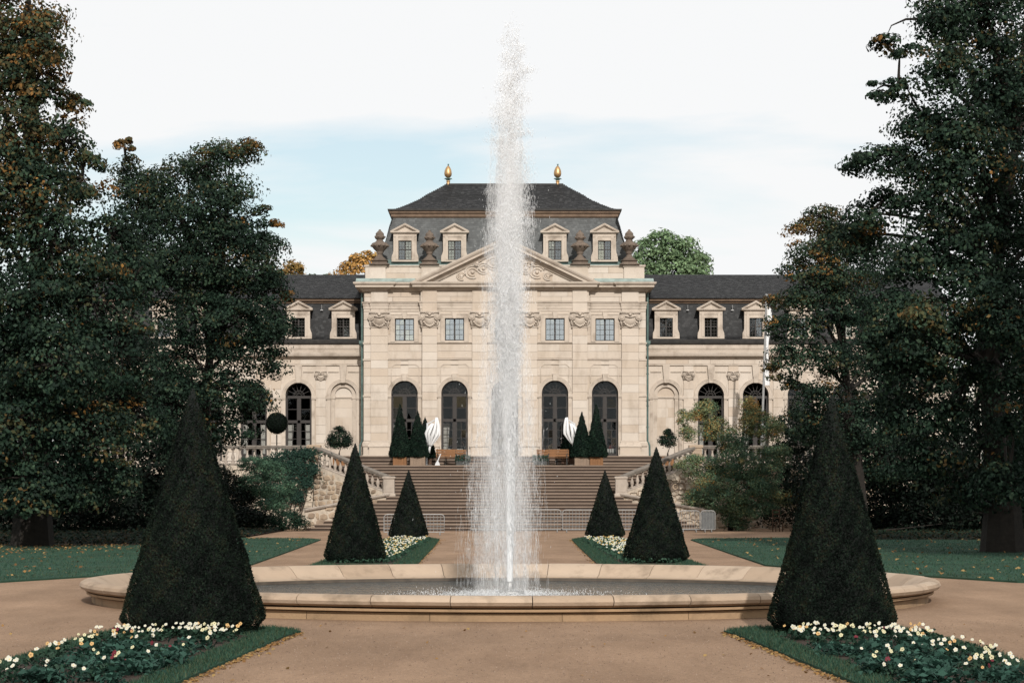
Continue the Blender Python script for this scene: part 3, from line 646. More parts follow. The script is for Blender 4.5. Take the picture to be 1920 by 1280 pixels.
def french_window(x, y, zoff=0.0, curtain=0):
    o = put(FRENCH, 'window', house, (x, y, ZB + zoff))
    r = WD; P = lambda me, px, py, pz, nm='pane', sx=1: put(me, nm, o, (px, py, pz), local=True, scale=(sx, 1, 1))
    tl = lambda q_: setattr(q_, 'rotation_euler', (R(random.uniform(-1.3, 1.3)), 0, R(random.uniform(-.8, .8))))
    P(FAN, 0, .03, HS + .08)
    cw = (r - .07 - .075 - .10) / 2; ch = 1.74 / 4
    for s in (-1, 1):
        a, b = sorted((s * .075, s * (r - .07))); m = (a + b) / 2
        for k in range(4):
            for q in (-1, 1): tl(P(pane_mesh(cw, ch, 'glass'), m + q * cw / 2, .028, .36 + k * ch))
        hh = (HS - 2.32) / 2
        for k in range(2): tl(P(pane_mesh(b - a - .08, hh, 'glass'), m, .028, 2.26 + k * hh))
        if curtain & (1 if s < 0 else 2):
            P(CURT, a + .04 if s < 0 else b - .04, .14, .40, 'curtain', 1 if s < 0 else -1)
    return o
UW, UH = 36 * S_, 42 * S_
def upper_mesh():
    mb = MB(); w, h = UW, UH
    bar(mb, -w / 2, -w / 2 + .05, 0, h); bar(mb, w / 2 - .05, w / 2, 0, h); bar(mb, -w / 2 + .05, w / 2 - .05, 0, .06); bar(mb, -w / 2 + .05, w / 2 - .05, h - .05, h); bar(mb, -.045, .045, .06, h - .05, -.015, .075)
    for s in (-1, 1):
        a, b = sorted((s * .045, s * (w / 2 - .05))); bar(mb, (a + b) / 2 - .011, (a + b) / 2 + .011, .06, h - .05, .015, .05)
        for k in range(1, 4): bar(mb, a, b, .06 + (h - .11) * k / 4 - .011, .06 + (h - .11) * k / 4 + .011, .017, .048)
    return mb.mesh('window', M['frame'])
UPPER = upper_mesh()
BLIND = MB().box(-UW / 2 + .05, UW / 2 - .05, 0, .01, .05, UH - .05).mesh('curtain', M['curtain'])
def upper_window(x, y, z):
    o = put(UPPER, 'window', house, (x, y, z)); w, h = UW, UH; pw = (w / 2 - .095) / 2; ph = (h - .11) / 4
    for s in (-1, 1):
        for q in (0, 1):
            for k in range(4): put(pane_mesh(pw, ph, 'glassup'), 'pane', o, (s * (.045 + pw * (q + .5)), .028, .06 + k * ph), local=True, rot=(R(random.uniform(-.6, .6)), 0, R(random.uniform(-.6, .6))))
    return o
def wall_opening(mb, x0, x1, z0, z1, y0, y1, xc, r, zb, zs):
    """solid wall from x0..x1, z0..z1 with an arched opening (arc centre at height zs)"""
    if xc - r > x0: mb.box(x0, xc - r, y0, y1, z0, zs)
    if x1 > xc + r: mb.box(xc + r, x1, y0, y1, z0, zs)
    if zb > z0: mb.box(xc - r, xc + r, y0, y1, z0, zb)
    a = arc_pts(r, 20, zs); L_ = [(xc + p[0], p[1]) for p in a]          # right to left
    half = 10
    mb.prism([(x1, zs)] + [(x1, z1)] + [(xc, z1)] + [L_[i] for i in range(half, -1, -1)], y0, y1, 'y')
    mb.prism([(x0, z1), (x0, zs)] + [L_[i] for i in range(20, half - 1, -1)] + [(xc, z1)], y0, y1, 'y')
zPl, zImp, zAr, zStr, zSill, zCapB, zArch, zFr, zCo, zCoT = fz(832), ZSP, ZSP + .08 + WR, fz(673), fz(642), fz(613), fz(584), fz(566), fz(547), fz(530)
YI = 116.55
def archivolt(xc, y, zs, r):
    mb = MB(); ring_half(mb, r, r + .08, 0, -.045, .05, 20); ring_half(mb, r + .08, r + .17, 0, -.065, .05, 20); ring_half(mb, r + .17, r + .20, 0, -.085, .05, 20)
    for s in (-1, 1):
        a, b = sorted((s * r, s * (r + .17))); mb.box(a, b, -.03, .05, ZB - zs, -.22)
        a, b = sorted((s * (r - .01), s * (r + .27))); mb.box(a, b, -.06, .05, -.22, -.16); mb.box(a, b, -.09, .05, -.16, -.03); mb.box(a, b, -.06, .05, -.03, -.001)
    mb.prism([(-.10, r - .02), (.10, r - .02), (.15, r + .36), (-.15, r + .36)], -.13, .05, 'y')
    o = mb.build('archivolt', M['sandtrim'], house); o.location = (xc, y, zs); o.matrix_parent_inverse = wmat(house).inverted()
    return o
def panel_frame(mb, x0, x1, z0, z1, y, cut=.18, w=.045):
    P = [(x0 + cut, z1), (x1 - cut, z1), (x1 - cut, z1 - cut * .35), (x1 - cut * .35, z1 - cut), (x1, z1 - cut), (x1, z0), (x1 - w, z0), (x1 - w, z1 - cut - w), (x1 - cut * .35 - w, z1 - cut - w), (x1 - cut - w, z1 - cut * .35 - w), (x1 - cut - w, z1 - w),
         (x0 + cut + w, z1 - w), (x0 + cut + w, z1 - cut * .35 - w), (x0 + cut * .35 + w, z1 - cut - w), (x0 + w, z1 - cut - w), (x0 + w, z0), (x0, z0), (x0, z1 - cut), (x0 + cut * .35, z1 - cut), (x0 + cut, z1 - cut * .35)]
    n = len(P)
    for i, j in (((0, 1), (11, 10)), ((3, 4), (8, 7)), ((18, 17), (13, 14))): pass
    mb.box(x0 + cut, x1 - cut, y - .03, y + .02, z1 - w, z1)
    for s in (0, 1):
        xa = x0 if s == 0 else x1; d = 1 if s == 0 else -1
        lo, hi = sorted((xa, xa + d * w)); mb.box(lo, hi, y - .03, y + .02, z0, z1 - cut)
        mb.prism([(xa, z1 - cut), (xa + d * w, z1 - cut), (xa + d * (cut + w * .4), z1 - w), (xa + d * cut, z1)], y - .0305, y + .02, 'y')
def bay(xc, xl, xr, yb, joined=False):
    yo = yb + .03
    wall_opening(wall, xl - .02, xr + .02, 3.0, 8.3, yo, YI, xc, WR, ZB, ZSP + .08)
    wall.box(xl - .02, xr + .02, yo, YI, 8.3, fz(639))
    w2 = UW / 2
    wall.box(xl - .02, xc - w2, yo, YI, fz(639), fz(597)); wall.box(xc + w2, xr + .02, yo, YI, fz(639), fz(597)); wall.box(xl - .02, xr + .02, yo, YI, fz(597), zCoT)
    archivolt(xc, yb, ZSP + .08, WR)
    for a, b in ((xl, xc - WR - .17), (xc + WR + .17, xr)):
        if b - a > .08: ashlar(a, b, ZB + .17, ZSP - .16, yb, .58, 1.0, joined=joined)
    # spandrel stones beside and above the arch
    zt = fz(684)
    ashlar(xl, xc - WR - .24, ZSP + .16, zAr - .1, yb, .40, .6, joined=joined); ashlar(xc + WR + .24, xr, ZSP + .16, zAr - .1, yb, .40, .6, joined=joined)
    ashlar(xl, xc - .2, zAr + .26, zStr - .05, yb, .42, 1.2, joined=joined); ashlar(xc + .2, xr, zAr + .26, zStr - .05, yb, .42, 1.2, joined=joined)
    panel_frame(trim, xl + .16, xr - .16, zAr - .1, fz(682), yb)
    trim.mould(xl + .04, xr - .04, yb, yb + .1, [(.02, zStr - .06), (.05, zStr - .05), (.06, zStr), (.03, zStr + .01)])
    ashlar(xl + .02, xr - .02, zStr + .03, zSill - .09, yb, .42, 1.0, joined=joined)
    trim.mould(xl + .05, xr - .05, yb, yb + .1, [(.02, zSill - .09), (.06, zSill - .06), (.10, zSill - .03), (.10, zSill + .01), (.03, zSill + .02)])
    # upper window with moulded surround and keystone
    zu0, zu1 = fz(639), fz(597)
    for (a, b, c, d, q) in ((xc - w2 - .2, xc - w2, zu0 - .05, zu1 + .2, .05), (xc + w2, xc + w2 + .2, zu0 - .05, zu1 + .2, .05), (xc - w2, xc + w2, zu1, zu1 + .2, .05), (xc - w2 - .24, xc - w2 - .2, zu0 - .05, zu1 + .24, .075), (xc + w2 + .2, xc + w2 + .24, zu0 - .05, zu1 + .24, .075), (xc - w2 - .2, xc + w2 + .2, zu1 + .2, zu1 + .24, .075)):
        trim.box(a, b, yb - q, yb + .03, c, d)
    trim.prism([(xc - .09, zu1 - .015), (xc + .09, zu1 - .015), (xc + .14, zArch - .04), (xc - .14, zArch - .04)], yb - .11, yb + .02, 'y')
    ashlar(xl, xc - w2 - .24, zSill + .02, zArch, yb, .45, .6, joined=joined); ashlar(xc + w2 + .24, xr, zSill + .02, zArch, yb, .45, .6, joined=joined)
    french_window(xc, yb + .26); upper_window(xc, yb + .17, zu0)
PIL = [(-235, 32), (-140.5, 28), (-47, 28), (47, 28), (140.5, 28), (235, 32)]
bays = [(-188, -219, -154.5), (-94, -126.5, -61), (0, -33, 33), (94, 61, 126.5), (188, 154.5, 219)]
YC = 115.76
for c, l, r in bays: bay(fx(c), fx(l), fx(r), YC if abs(c) < 150 else YF, joined=(c == 0))
# capital carved with volutes and a fruit garland
def capital_mesh(w):
    mb = MB(); h = zArch - zCapB
    mb.box(-w / 2, w / 2, -.05, .03, .02, h - .14)
    mb.mould(-w / 2 - .03, w / 2 + .03, -.04, .03, [(.0, h - .14), (.08, h - .10), (.08, h - .03), (.05, h - .002)])
    for s in (-1, 1):
        for q, rr in enumerate((.155, .10, .05)):
            n = 14
            pts = [(s * (w / 2 + .015) + rr * math.cos(t), -.12 - q * .028, h * .60 + rr * .95 * math.sin(t)) for t in np.linspace(0, 2 * math.pi, n)]
            mb.tube(pts, .03, 5, cap=False)
        mb.blob((s * (w / 2 + .015), -.16, h * .60), .06, 5)
        for k in range(4): mb.blob((s * (w / 2 + .06 - k * .02), -.10, h * .60 - .24 - k * .075), .055 - k * .007, 5)
    n = 11
    for i in range(n):
        t = -1 + 2 * i / (n - 1); x = t * (w / 2 - .02); z = h * .60 - .14 - .34 * (1 - t * t) ** .75 + .05 * abs(t)
        mb.blob((x, -.10, z), .045 + .026 * (1 - t * t), 5)
        if i % 2: mb.blob((x + .03, -.13, z - .03), .036, 4)
    mb.tube([(-w / 2 + .12, -.1, h * .70), (0, -.13, h * .62), (w / 2 - .12, -.1, h * .70)], .03, 5); mb.blob((0, -.1, h * .80), .09, 5)
    for k in range(5): mb.blob((-.2 + .1 * k, -.085, h * .86), .04, 4)
    return mb.mesh('capital', M['sandtrim'], True)
CAPM = {28: capital_mesh(28 * S_), 32: capital_mesh(31 * S_)}
for du, wd in PIL:
    yb = (YC if abs(du) < 150 else YF) - .11; x0, x1 = fx(du - wd / 2), fx(du + wd / 2)
    wall.box(x0 + .01, x1 - .01, yb + .03, YI, 3.0, zCoT - .02)
    ashlar(x0, x1, fz(826), zCapB - .06, yb, .43, 1.2, .06)
    trim.mould(x0 - .02, x1 + .02, yb, yb + .2, [(.0, zCapB - .06), (.04, zCapB - .05), (.04, zCapB), (.0, zCapB + .01)])
    put(CAPM[wd], 'capital', house, (fx(du), yb + .03, zCapB))
    trim.mould(x0, x1, yb, yb + .3, [(.14, fz(838)), (.14, fz(834.5)), (.10, fz(833)), (.10, fz(831)), (.05, fz(830)), (.06, fz(827)), (.0, fz(826))])
    stone(x0 - .10, x1 + .10, ZB + .30, fz(838), yb - .10, .3); trim.mould(x0 - .1, x1 + .1, yb - .1, yb + .3, [(.06, 3.4), (.06, ZB + .27), (.02, ZB + .30)])
# corner strips outside the outer pilasters, side walls
for s in (-1, 1):
    a, b = sorted((fx(s * 251), fx(s * 264.5)))
    wall.box(a + .01, b - .01, YF + .03, YI, 3.0, zCoT - .02); ashlar(a, b, fz(826), zArch - .02, YF - .03, .43, 1, .07)
    trim.mould(a + .01, b + .02, YF, YF + .3, [(.08, 3.4), (.08, ZB + .28), (.03, ZB + .3), (.03, fz(838)), (.08, fz(836)), (.08, fz(830)), (.0, fz(826))])
    wall.box(*sorted((s * (7.66 - .02), s * 7.1)), YI, 131, 3.0, zCoT - .02)
    for v0 in (741, 673, 642): trim.mould(a + .005, b + .005, YF - .03, YF + .2, [(.0, fz(v0 + 4)), (.04, fz(v0 + 3)), (.05, fz(v0)), (0, fz(v0 - .5))])
# entablature
def entab(x0, x1, yf, yb):
    trim.mould(x0, x1, yf, yb, [(.0, zArch), (.0, zArch + .14), (.025, zArch + .145), (.025, zArch + .32), (.05, zArch + .325), (.05, zFr - .11), (.10, zFr - .06), (.11, zFr - .01), (.0, zFr)])
    wall.box(x0 + .02, x1 - .02, yf + .03, yb, zFr, zCo + .06)
def cornice(x0, x1, yf, yb, q=1.0):
    trim.mould(x0, x1, yf, yb, [(.0, zCo), (.06 * q, zCo + .03), (.10 * q, zCo + .10), (.22 * q, zCo + .16), (.24 * q, zCo + .19), (.42 * q, zCo + .21), (.42 * q, zCo + .31), (.47 * q, zCo + .335), (.53 * q, zCo + .40), (.54 * q, zCoT - .02), (.40 * q, zCoT)])
entab(fx(-264.5), fx(-159), YF, YF + .5); entab(fx(159), fx(264.5), YF, YF + .5); entab(fx(-158), fx(158), YC, YF + .5)
for du, wd in PIL:
    if abs(du) > 150: entab(fx(du - wd / 2), fx(du + wd / 2), YF - .11, YF + .2)
for a, b, y in ((-264.5, -159, YF), (-158, 158, YC), (159, 264.5, YF)): ashlar(fx(a) + .03, fx(b) - .03, zFr + .01, zCo - .005, y - .005, .28, 1.5, .05, True)
for du, wd in PIL:
    if abs(du) > 150: ashlar(fx(du - wd / 2), fx(du + wd / 2), zFr + .01, zCo, YF - .115, .6, 1.2, .1, True)
cornice(fx(-264.5), fx(264.5), YF, 131); cornice(fx(-158), fx(158), YC, YF + .4)
for s in (-1, 1): cornice(*sorted((fx(s * 222), fx(s * 264.6))), YF - .12, YF + .3)
# green copper skirt above the cornice, attic
for s_ in (-1, 1):
    a_, b_ = sorted((fx(s_ * 168), fx(s_ * 264.5) - s_ * .1)); cf = MB()
    cf.prism([(YF - .50, zCoT - .01), (YF - .51, zCoT + .035), (YF - .05, fz(522)), (YF + .3, fz(522) + .01), (YF + .3, zCoT - .01)], a_, b_ + (0 if s_ < 0 else .5) - (0), 'x') if s_ > 0 else cf.prism([(YF - .50, zCoT - .01), (YF - .51, zCoT + .035), (YF - .05, fz(522)), (YF + .3, fz(522) + .01), (YF + .3, zCoT - .01)], a_ - .5, b_, 'x')
    cf.build('copper_flashing', M['copper'], house)
zA0, zA1 = fz(523), fz(497)
wall.box(fx(-262), fx(262), YF + .12, YF + .7, zA0 - .2, zA1)
for a, b in ((-222, -150), (150, 222)): ashlar(fx(a), fx(b), zA0, zA1 - .10, YF + .08, .38, 1.1, .06, True)
for a, b in ((-262, -223), (-157, -110), (110, 157), (223, 262)):
    ashlar(fx(a) + .01, fx(b) - .01, zA0, zA1 - .12, YF + .0, .62, 1.2, .14, True)
    trim.mould(fx(a), fx(b), YF + .0, YF + .8, [(.0, zA1 - .12), (.04, zA1 - .10), (.06, zA1 - .02), (.06, zA1), (.02, zA1 + .01)])
trim.mould(fx(-262) + .02, fx(262) - .02, YF + .08, YF + .8, [(.0, zA1 - .1), (.03, zA1 - .08), (.05, zA1 - .02), (.05, zA1 - .005), (.0, zA1)])
for s in (-1, 1):
    trim.box(*sorted((fx(s * 262), fx(s * 258))), YF + .7, 130, zA0 - .1, zA1)
# pediment
zp0, zpa, Lp = fz(536), fz(448), fx(172) + .35
sl = (zpa - zp0) / Lp; rk = MB()
prof_r = [(.0, -.62), (.06, -.60), (.12, -.50), (.22, -.42), (.24, -.36), (.42, -.34), (.42, -.22), (.48, -.17), (.53, -.08), (.54, .0), (.46, .03)]
o0 = len(rk.v)
for q, tv in prof_r:
    xe = min(Lp, Lp + (tv + zp0 - zCoT + .03) / sl)
    for x in (-xe, 0, xe): rk.v.append((x, YC - q, zp0 + sl * (Lp - abs(x)) + tv))
for j in range(len(prof_r) - 1):
    for k in range(2): rk.f.append((3 * j + k, 3 * j + k + 1, 3 * j + k + 4, 3 * j + k + 3)); rk.m.append(0)
rk.f.append(tuple(3 * j for j in range(len(prof_r)))); rk.f.append(tuple(3 * j + 2 for j in reversed(range(len(prof_r))))); rk.m += [0, 0]
rk.build('raking_cornice', M['sandtrim'], house)
tp = MB()
tp.add([(-Lp + .2, YC - .5, zp0 + .06), (0, YC - .5, zpa + .035 + .0), (Lp - .2, YC - .5, zp0 + .06), (-Lp + .2, YF + 2.2, zp0 + .06), (0, YF + 2.2, zpa + .035), (Lp - .2, YF + 2.2, zp0 + .06)], [(0, 3, 4, 1), (1, 4, 5, 2)]); tp.build('copper_cover', M['copper'], house)
ty = MB(); ty.prism([(-Lp + .5, zCoT - .02), (Lp - .5, zCoT - .02), (0, zpa - .45)], YC + .02, YF + .4, 'y'); ty.build('tympanum', M['sand'], house)
rel = MB()   # low relief: scrolls and cartouche
for s in (-1, 1):
    for cx0, cz0, rr in ((1.75, .55, .34), (1.15, .75, .30), (.6, 1.0, .32), (2.35, .32, .2), (1.5, 1.05, .2)):
        for r2 in (rr, rr * .6):
            pts = [(s * cx0 + r2 * math.cos(t) * 1.2, YC - .015, zCoT + cz0 + r2 * math.sin(t)) for t in np.linspace(.3, 5.2, 14)]; rel.tube(pts, .045, 5)
        rel.blob((s * cx0, YC, zCoT + cz0), .11, 5)
rel.blob((0, YC + .03, zCoT + 1.15), .5, 9, sz=1.25)
rel.build('relief', M['sand'], house, True)
for k in range(-4, 5):
    for r_ in range(4):
        zz0 = zCoT + .02 + r_ * .5; half = (zpa - .62 - zz0 - .5) / sl
        if half < .6: continue
        x0 = max(-half, k * 1.1 - .55 + (r_ % 2) * .3); x1 = min(half, k * 1.1 + .55 + (r_ % 2) * .3)
        if x1 - x0 > .2: stone(x0, x1, zz0, zz0 + .5, YC + .012, .03, True)
# --- mansard, upper roof, slates
yM = 117.4
man = [(234, 491), (228.5, 466), (222, 449), (216, 428), (209, 408)]
upr = [(214, 394), (197, 389.5), (179, 382.5), (159, 373.5), (145, 364.5), (127, 355.5), (110, 346)]
def roof_loops(prof, base, yf, yback, back=True):
    mb = MB(); L_ = []
    for hw, v in prof:
        ins = (base - hw) * S_; L_.append((hw * (yf + ins) / F, yf + ins, yback - ins, V(v, yf + ins)))
    for hx, y0, y1, z in L_: mb.v += [(-hx, y0, z), (hx, y0, z), (hx, y1, z), (-hx, y1, z)]
    for j in range(len(L_) - 1):
        for k in range(4): mb.f.append((4 * j + k, 4 * j + (k + 1) % 4, 4 * j + 4 + (k + 1) % 4, 4 * j + 4 + k)); mb.m.append(0)
    t = 4 * (len(L_) - 1); mb.f.append((t, t + 1, t + 2, t + 3)); mb.m.append(0)
    return mb, L_
def slates(mb, P, length, width_at, e=.125, w=.17):
    """P(s, x) -> 3D point on slope at arc length s; rows of overlapping slates with a thick lower edge"""
    n = int(length / e)
    for r in range(n):
        s0 = r * e; s1 = min(length, s0 + e * 1.35); a, b = width_at(s0 + e * .5)
        k = max(1, int((b - a) / w)); off = (r % 2) * .5 * w
        x = a + off - w
        while x < b:
            xa, xb = max(a, x + .006), min(b, x + w - .006)
            if xb - xa > .04:
                l = random.uniform(.008, .018); t = random.uniform(-.006, .006)
                p0, p1, q1, q0, nn = P(s0 + t, xa), P(s0 + t, xb), P(s1, xb), P(s1, xa), None
                nv = (p1 - p0).cross(q0 - p0).normalized()
                mb.add([p0, p1, p0 + nv * l, p1 + nv * l, q1 + nv * .006, q0 + nv * .006], [(0, 1, 3, 2), (2, 3, 4, 5)])
            x += w
def slope_sampler(pts):
    """pts: list of (y, z); returns length and function s -> (y, z)"""
    d = [0]
    for a, b in zip(pts, pts[1:]): d.append(d[-1] + math.hypot(b[0] - a[0], b[1] - a[1]))
    return d[-1], lambda s: (float(np.interp(s, d, [p[0] for p in pts])), float(np.interp(s, d, [p[1] for p in pts])))
mb, LM = roof_loops(man, 234, yM, 130.5); mb.build('mansard_roof', M['slategrey'], house)
ln, fsl = slope_sampler([(l[1], l[3]) for l in LM]); sl_m = MB()
hwz = lambda z, LL: float(np.interp(z, [l[3] for l in LL], [l[0] for l in LL]))
slates(sl_m, lambda s, x: Vector((x, fsl(s)[0], fsl(s)[1])), ln, lambda s: (-hwz(fsl(s)[1], LM), hwz(fsl(s)[1], LM)))
for sg in (-1, 1):
    yz = lambda z: (float(np.interp(z, [l[3] for l in LM], [l[1] for l in LM])))
    slates(sl_m, (lambda s, x, sg=sg: Vector((sg * hwz(fsl(s)[1], LM), (yM + (x if sg > 0 else 10 - x)), fsl(s)[1]))), ln, lambda s: (0.1, 9.9))
sl_m.build('slates', M['slategrey'], house, kind='stuff')
rz_ = lambda v: V(v, yM + 25 * S_); rx_ = LM[-1][0]
MB().mould(-rx_, rx_, yM + (234 - 209) * S_, 129, [(.02, rz_(409)), (.10, rz_(406.5)), (.12, rz_(402)), (.20, rz_(400)), (.22, rz_(396))]).build('roof_cornice', M['eaves'], house)
MB().mould(-rx_, rx_, yM + 25 * S_, 129, [(.22, rz_(396) + .003), (.29, rz_(395.8)), (.30, rz_(393)), (.1, rz_(392.5))]).build('gutter', M['gutter'], house)
mb, LU = roof_loops(upr, 214, yM + .55, 130.0); mb.build('upper_roof', M['slate'], house)
ln, fsu = slope_sampler([(l[1], l[3]) for l in LU]); sl_u = MB()
slates(sl_u, lambda s, x: Vector((x, fsu(s)[0], fsu(s)[1])), ln, lambda s: (-hwz(fsu(s)[1], LU), hwz(fsu(s)[1], LU)))
sl_u.build('slates', M['slate'], house, kind='stuff')
MB().box(-LU[-1][0], LU[-1][0], LU[-1][1] - .02, LU[-1][1] + .1, LU[-1][3] - .01, LU[-1][3] + .06).build('ridge_cap', M['gutter'], house)
# --- dormers
DW = 25 * S_; DH = 36.5 * S_
def dormer_mesh():
    mb = MB(); s = S_; w = DW / 2; b = 22 * s; e = 25.5 * s; zt = 49 * s; H = DH
    for sg in (-1, 1):
        P = [(sg * w, 0), (sg * e, 0), (sg * e, .10), (sg * (e - .015), .24), (sg * (b + .03), .36), (sg * b, .50), (sg * b, zt), (sg * w, zt)]
        mb.prism(P if sg > 0 else P[::-1], -.02, .22, 'y')
        lo, hi = sorted((sg * (w + .02), sg * (b - .13))); mb.box(lo, hi, -.05, -.015, .04, zt - .04)
        lo, hi = sorted((sg * (w), sg * (w + .06))); mb.box(lo, hi, -.07, -.015, .0, H + .07)
    mb.box(-w, w, -.02, .22, H, zt); mb.box(-w, w, -.07, -.015, H, H + .07); mb.box(-b + .02, b - .02, -.05, -.018, zt - .16, zt - .10)
    mb.mould(-b, b, -.02, .25, [(.0, zt), (.05, zt + .03), (.07, zt + .05), (.13, zt + .07), (.14, zt + .14), (.10, zt + .15)])
    L0 = b + .16; h = 14.5 * s; z0 = zt + .15
    o = len(mb.v); pr = [(.0, -.17), (.05, -.15), (.07, -.11), (.13, -.09), (.15, .0), (.13, .02)]
    for q, tv in pr:
        for x in (-L0, 0, L0): mb.v.append((x, -.02 - q, max(z0 - .13, z0 + h * (1 - abs(x) / L0) + tv)))
    for j in range(len(pr) - 1):
        for k in range(2): mb.f.append((o + 3 * j + k, o + 3 * j + k + 1, o + 3 * j + k + 4, o + 3 * j + k + 3)); mb.m.append(0)
    mb.prism([(-L0 + .12, z0 - .01), (L0 - .12, z0 - .01), (0, z0 + h - .1)], .0, .24, 'y')
    mb.box(-e, e, -.05, .2, -.09, 0)
    return mb.mesh('dormer', M['sandtrim'])
def dormer_roof_mesh():
    mb = MB(); s = S_; b = 22 * s; zt = 49 * s; L0 = b + .13; h = 14.5 * s; z0 = zt + .15
    mb.prism([(-L0, z0 - .02), (L0, z0 - .02), (0, z0 + h + .015)], .14, 2.2, 'y'); mb.prism([(-b + .02, .0), (b - .02, .0), (b - .02, z0 - .021), (-b + .02, z0 - .021)], .225, 2.0, 'y')
    return mb.mesh('dormer_roof', M['slate'])
def dormer_win_mesh():
    mb = MB(); w = DW; h = DH
    bar(mb, -w / 2, -w / 2 + .04, 0, h); bar(mb, w / 2 - .04, w / 2, 0, h); bar(mb, -w / 2 + .04, w / 2 - .04, 0, .05); bar(mb, -w / 2 + .04, w / 2 - .04, h - .04, h); bar(mb, -.035, .035, .05, h - .04, -.01, .075); bar(mb, -w / 2 + .04, w / 2 - .04, h * .53, h * .53 + .05, -.008, .073)
    for sg in (-1, 1):
        a, c = sorted((sg * .035, sg * (w / 2 - .04))); bar(mb, (a + c) / 2 - .009, (a + c) / 2 + .009, .05, h - .04, .015, .05)
        for z in (h * .19, h * .36, h * .69, h * .84): bar(mb, a, c, z - .009, z + .009, .017, .048)
    return mb.mesh('window', M['frame'])
DM, DR, DN = dormer_mesh(), dormer_roof_mesh(), dormer_win_mesh()
DBACK = MB().box(-DW / 2 - .05, DW / 2 + .05, .2, .215, -.02, DH + .05).mesh('shutter', M['room'])
def dormer(x, y, z):
    o = put(DM, 'dormer', house, (x, y, z)); put(DR, 'roof', o, (0, 0, 0), local=True); put(DN, 'window', o, (0, .1, 0), local=True); put(DBACK, 'backing', o, (0, .004, 0), local=True)
    for sg in (-1, 1): put(pane_mesh(DW / 2 - .075, DH - .09, 'glassdorm'), 'pane', o, (sg * (DW / 4 - .0025), .13, .05), local=True, rot=(R(random.uniform(-1, 1)), 0, R(random.uniform(-1, 1))))
for du in (-187, -94, 94, 187): dormer(du * (yM - .25) / F, yM - .25, V(487.5, yM - .25))
# flat copper deck between attic and mansard
MB().box(fx(-258), fx(258), YF + .3, yM + .3, zA1 - .14, zA1 + .06).build('copper_deck', M['copper'], house)
MB().box(fx(-232), fx(232), yM - .12, yM + .1, zA1 + .06, V(487, yM - .12)).build('copper_upstand', M['pipe'], house)
# --- urns and gilded finials
def urn_mesh():
    k = S_; mb = MB()
    mb.mould(-12 * k, 12 * k, -12 * k, 12 * k, [(.12, 0), (.12, .06), (.0, .10), (.0, 8 * k), (.04, 8.5 * k), (.04, 9.5 * k)])
    mb.lathe([(11 * k, 9.5 * k), (10 * k, 13 * k), (6 * k, 17 * k), (4.2 * k, 20 * k), (4 * k, 23 * k), (6 * k, 24.5 * k), (4.6 * k, 26 * k), (7 * k, 29 * k), (11 * k, 34 * k), (13.5 * k, 38 * k), (14 * k, 41 * k), (12 * k, 44 * k), (8 * k, 46 * k), (6 * k, 48 * k), (5 * k, 51 * k), (6.2 * k, 52 * k), (8 * k, 54 * k), (8.4 * k, 57 * k), (6.5 * k, 60 * k), (7 * k, 61.5 * k), (5.5 * k, 65 * k), (3 * k, 68 * k), (1.6 * k, 69.5 * k), (2.2 * k, 70.5 * k), (0, 72 * k)], (0, 0, 0), 16, pleat=.05)
    for i in range(12):
        a = i * math.pi / 6; mb.blob((13.5 * k * math.cos(a), 13.5 * k * math.sin(a), 39 * k), 2.3 * k, 4)
    for i in range(7):
        a = i * 2 * math.pi / 7; mb.blob((7.5 * k * math.cos(a), 7.5 * k * math.sin(a), 56.5 * k), 2.2 * k, 4); mb.blob((5 * k * math.cos(a + .4), 5 * k * math.sin(a + .4), 63 * k), 2.0 * k, 4)
    return mb.mesh('urn', M['weathered'], True)
URN = urn_mesh()
for du in (-235, -141.5, 141.5, 234): put(URN, 'urn', house, (fx(du), YF + .36, zA1 + .012), rz=0 if du < 0 else 0.0, scale=(1.16, 1.16, .95 if abs(du) > 200 else .93))
k = S_; gm = MB(); gm.lathe([(5 * k, 0), (5 * k, 3 * k), (3.5 * k, 4 * k), (3.2 * k, 7 * k), (4.4 * k, 8 * k), (2.6 * k, 9.5 * k)], (0, 0, 0), 12); PED = gm.mesh('pedestal', M['gold'], True)
gm = MB(); gm.lathe([(2.6 * k, 15 * k), (4 * k, 16 * k), (6.6 * k, 19 * k), (7.4 * k, 23 * k), (6.6 * k, 29 * k), (4.6 * k, 34 * k), (2.2 * k, 37.5 * k), (0, 39 * k)], (0, 0, 0), 14, pleat=.05); FRU = gm.mesh('gilded_fruit', M['gold'], True)
gm = MB(); gm.lathe([(2.6 * k, 9.5 * k), (2.4 * k, 15 * k)], (0, 0, 0), 8)
for i in range(9):
    a = i * 2 * math.pi / 9; q = 6.5 * k + random.uniform(0, 2.5) * k; gm.tube([(2 * k * math.cos(a), 2 * k * math.sin(a), 11 * k), (q * .7 * math.cos(a), q * .7 * math.sin(a), 13.5 * k), (q * math.cos(a), q * math.sin(a), (11.5 + random.uniform(-1.5, 1.5)) * k)], [.04, .035, .008], 4)
for i in range(5):
    a = i * 2 * math.pi / 5; gm.tube([(0, 0, 38 * k), (1.5 * k * math.cos(a), 1.5 * k * math.sin(a), 42 * k)], [.035, .012], 4)
GRN = gm.mesh('leaf_collar', M['pipe'])
for du in (-106, 99.5):
    o = put(FRU, 'gilded_finial', house, (du * LU[-1][1] / F, LU[-1][1] + .12, LU[-1][3] - .04)); put(PED, 'pedestal', o, (0, 0, 0), local=True); put(GRN, 'leaf_collar', o, (0, 0, 0), local=True)
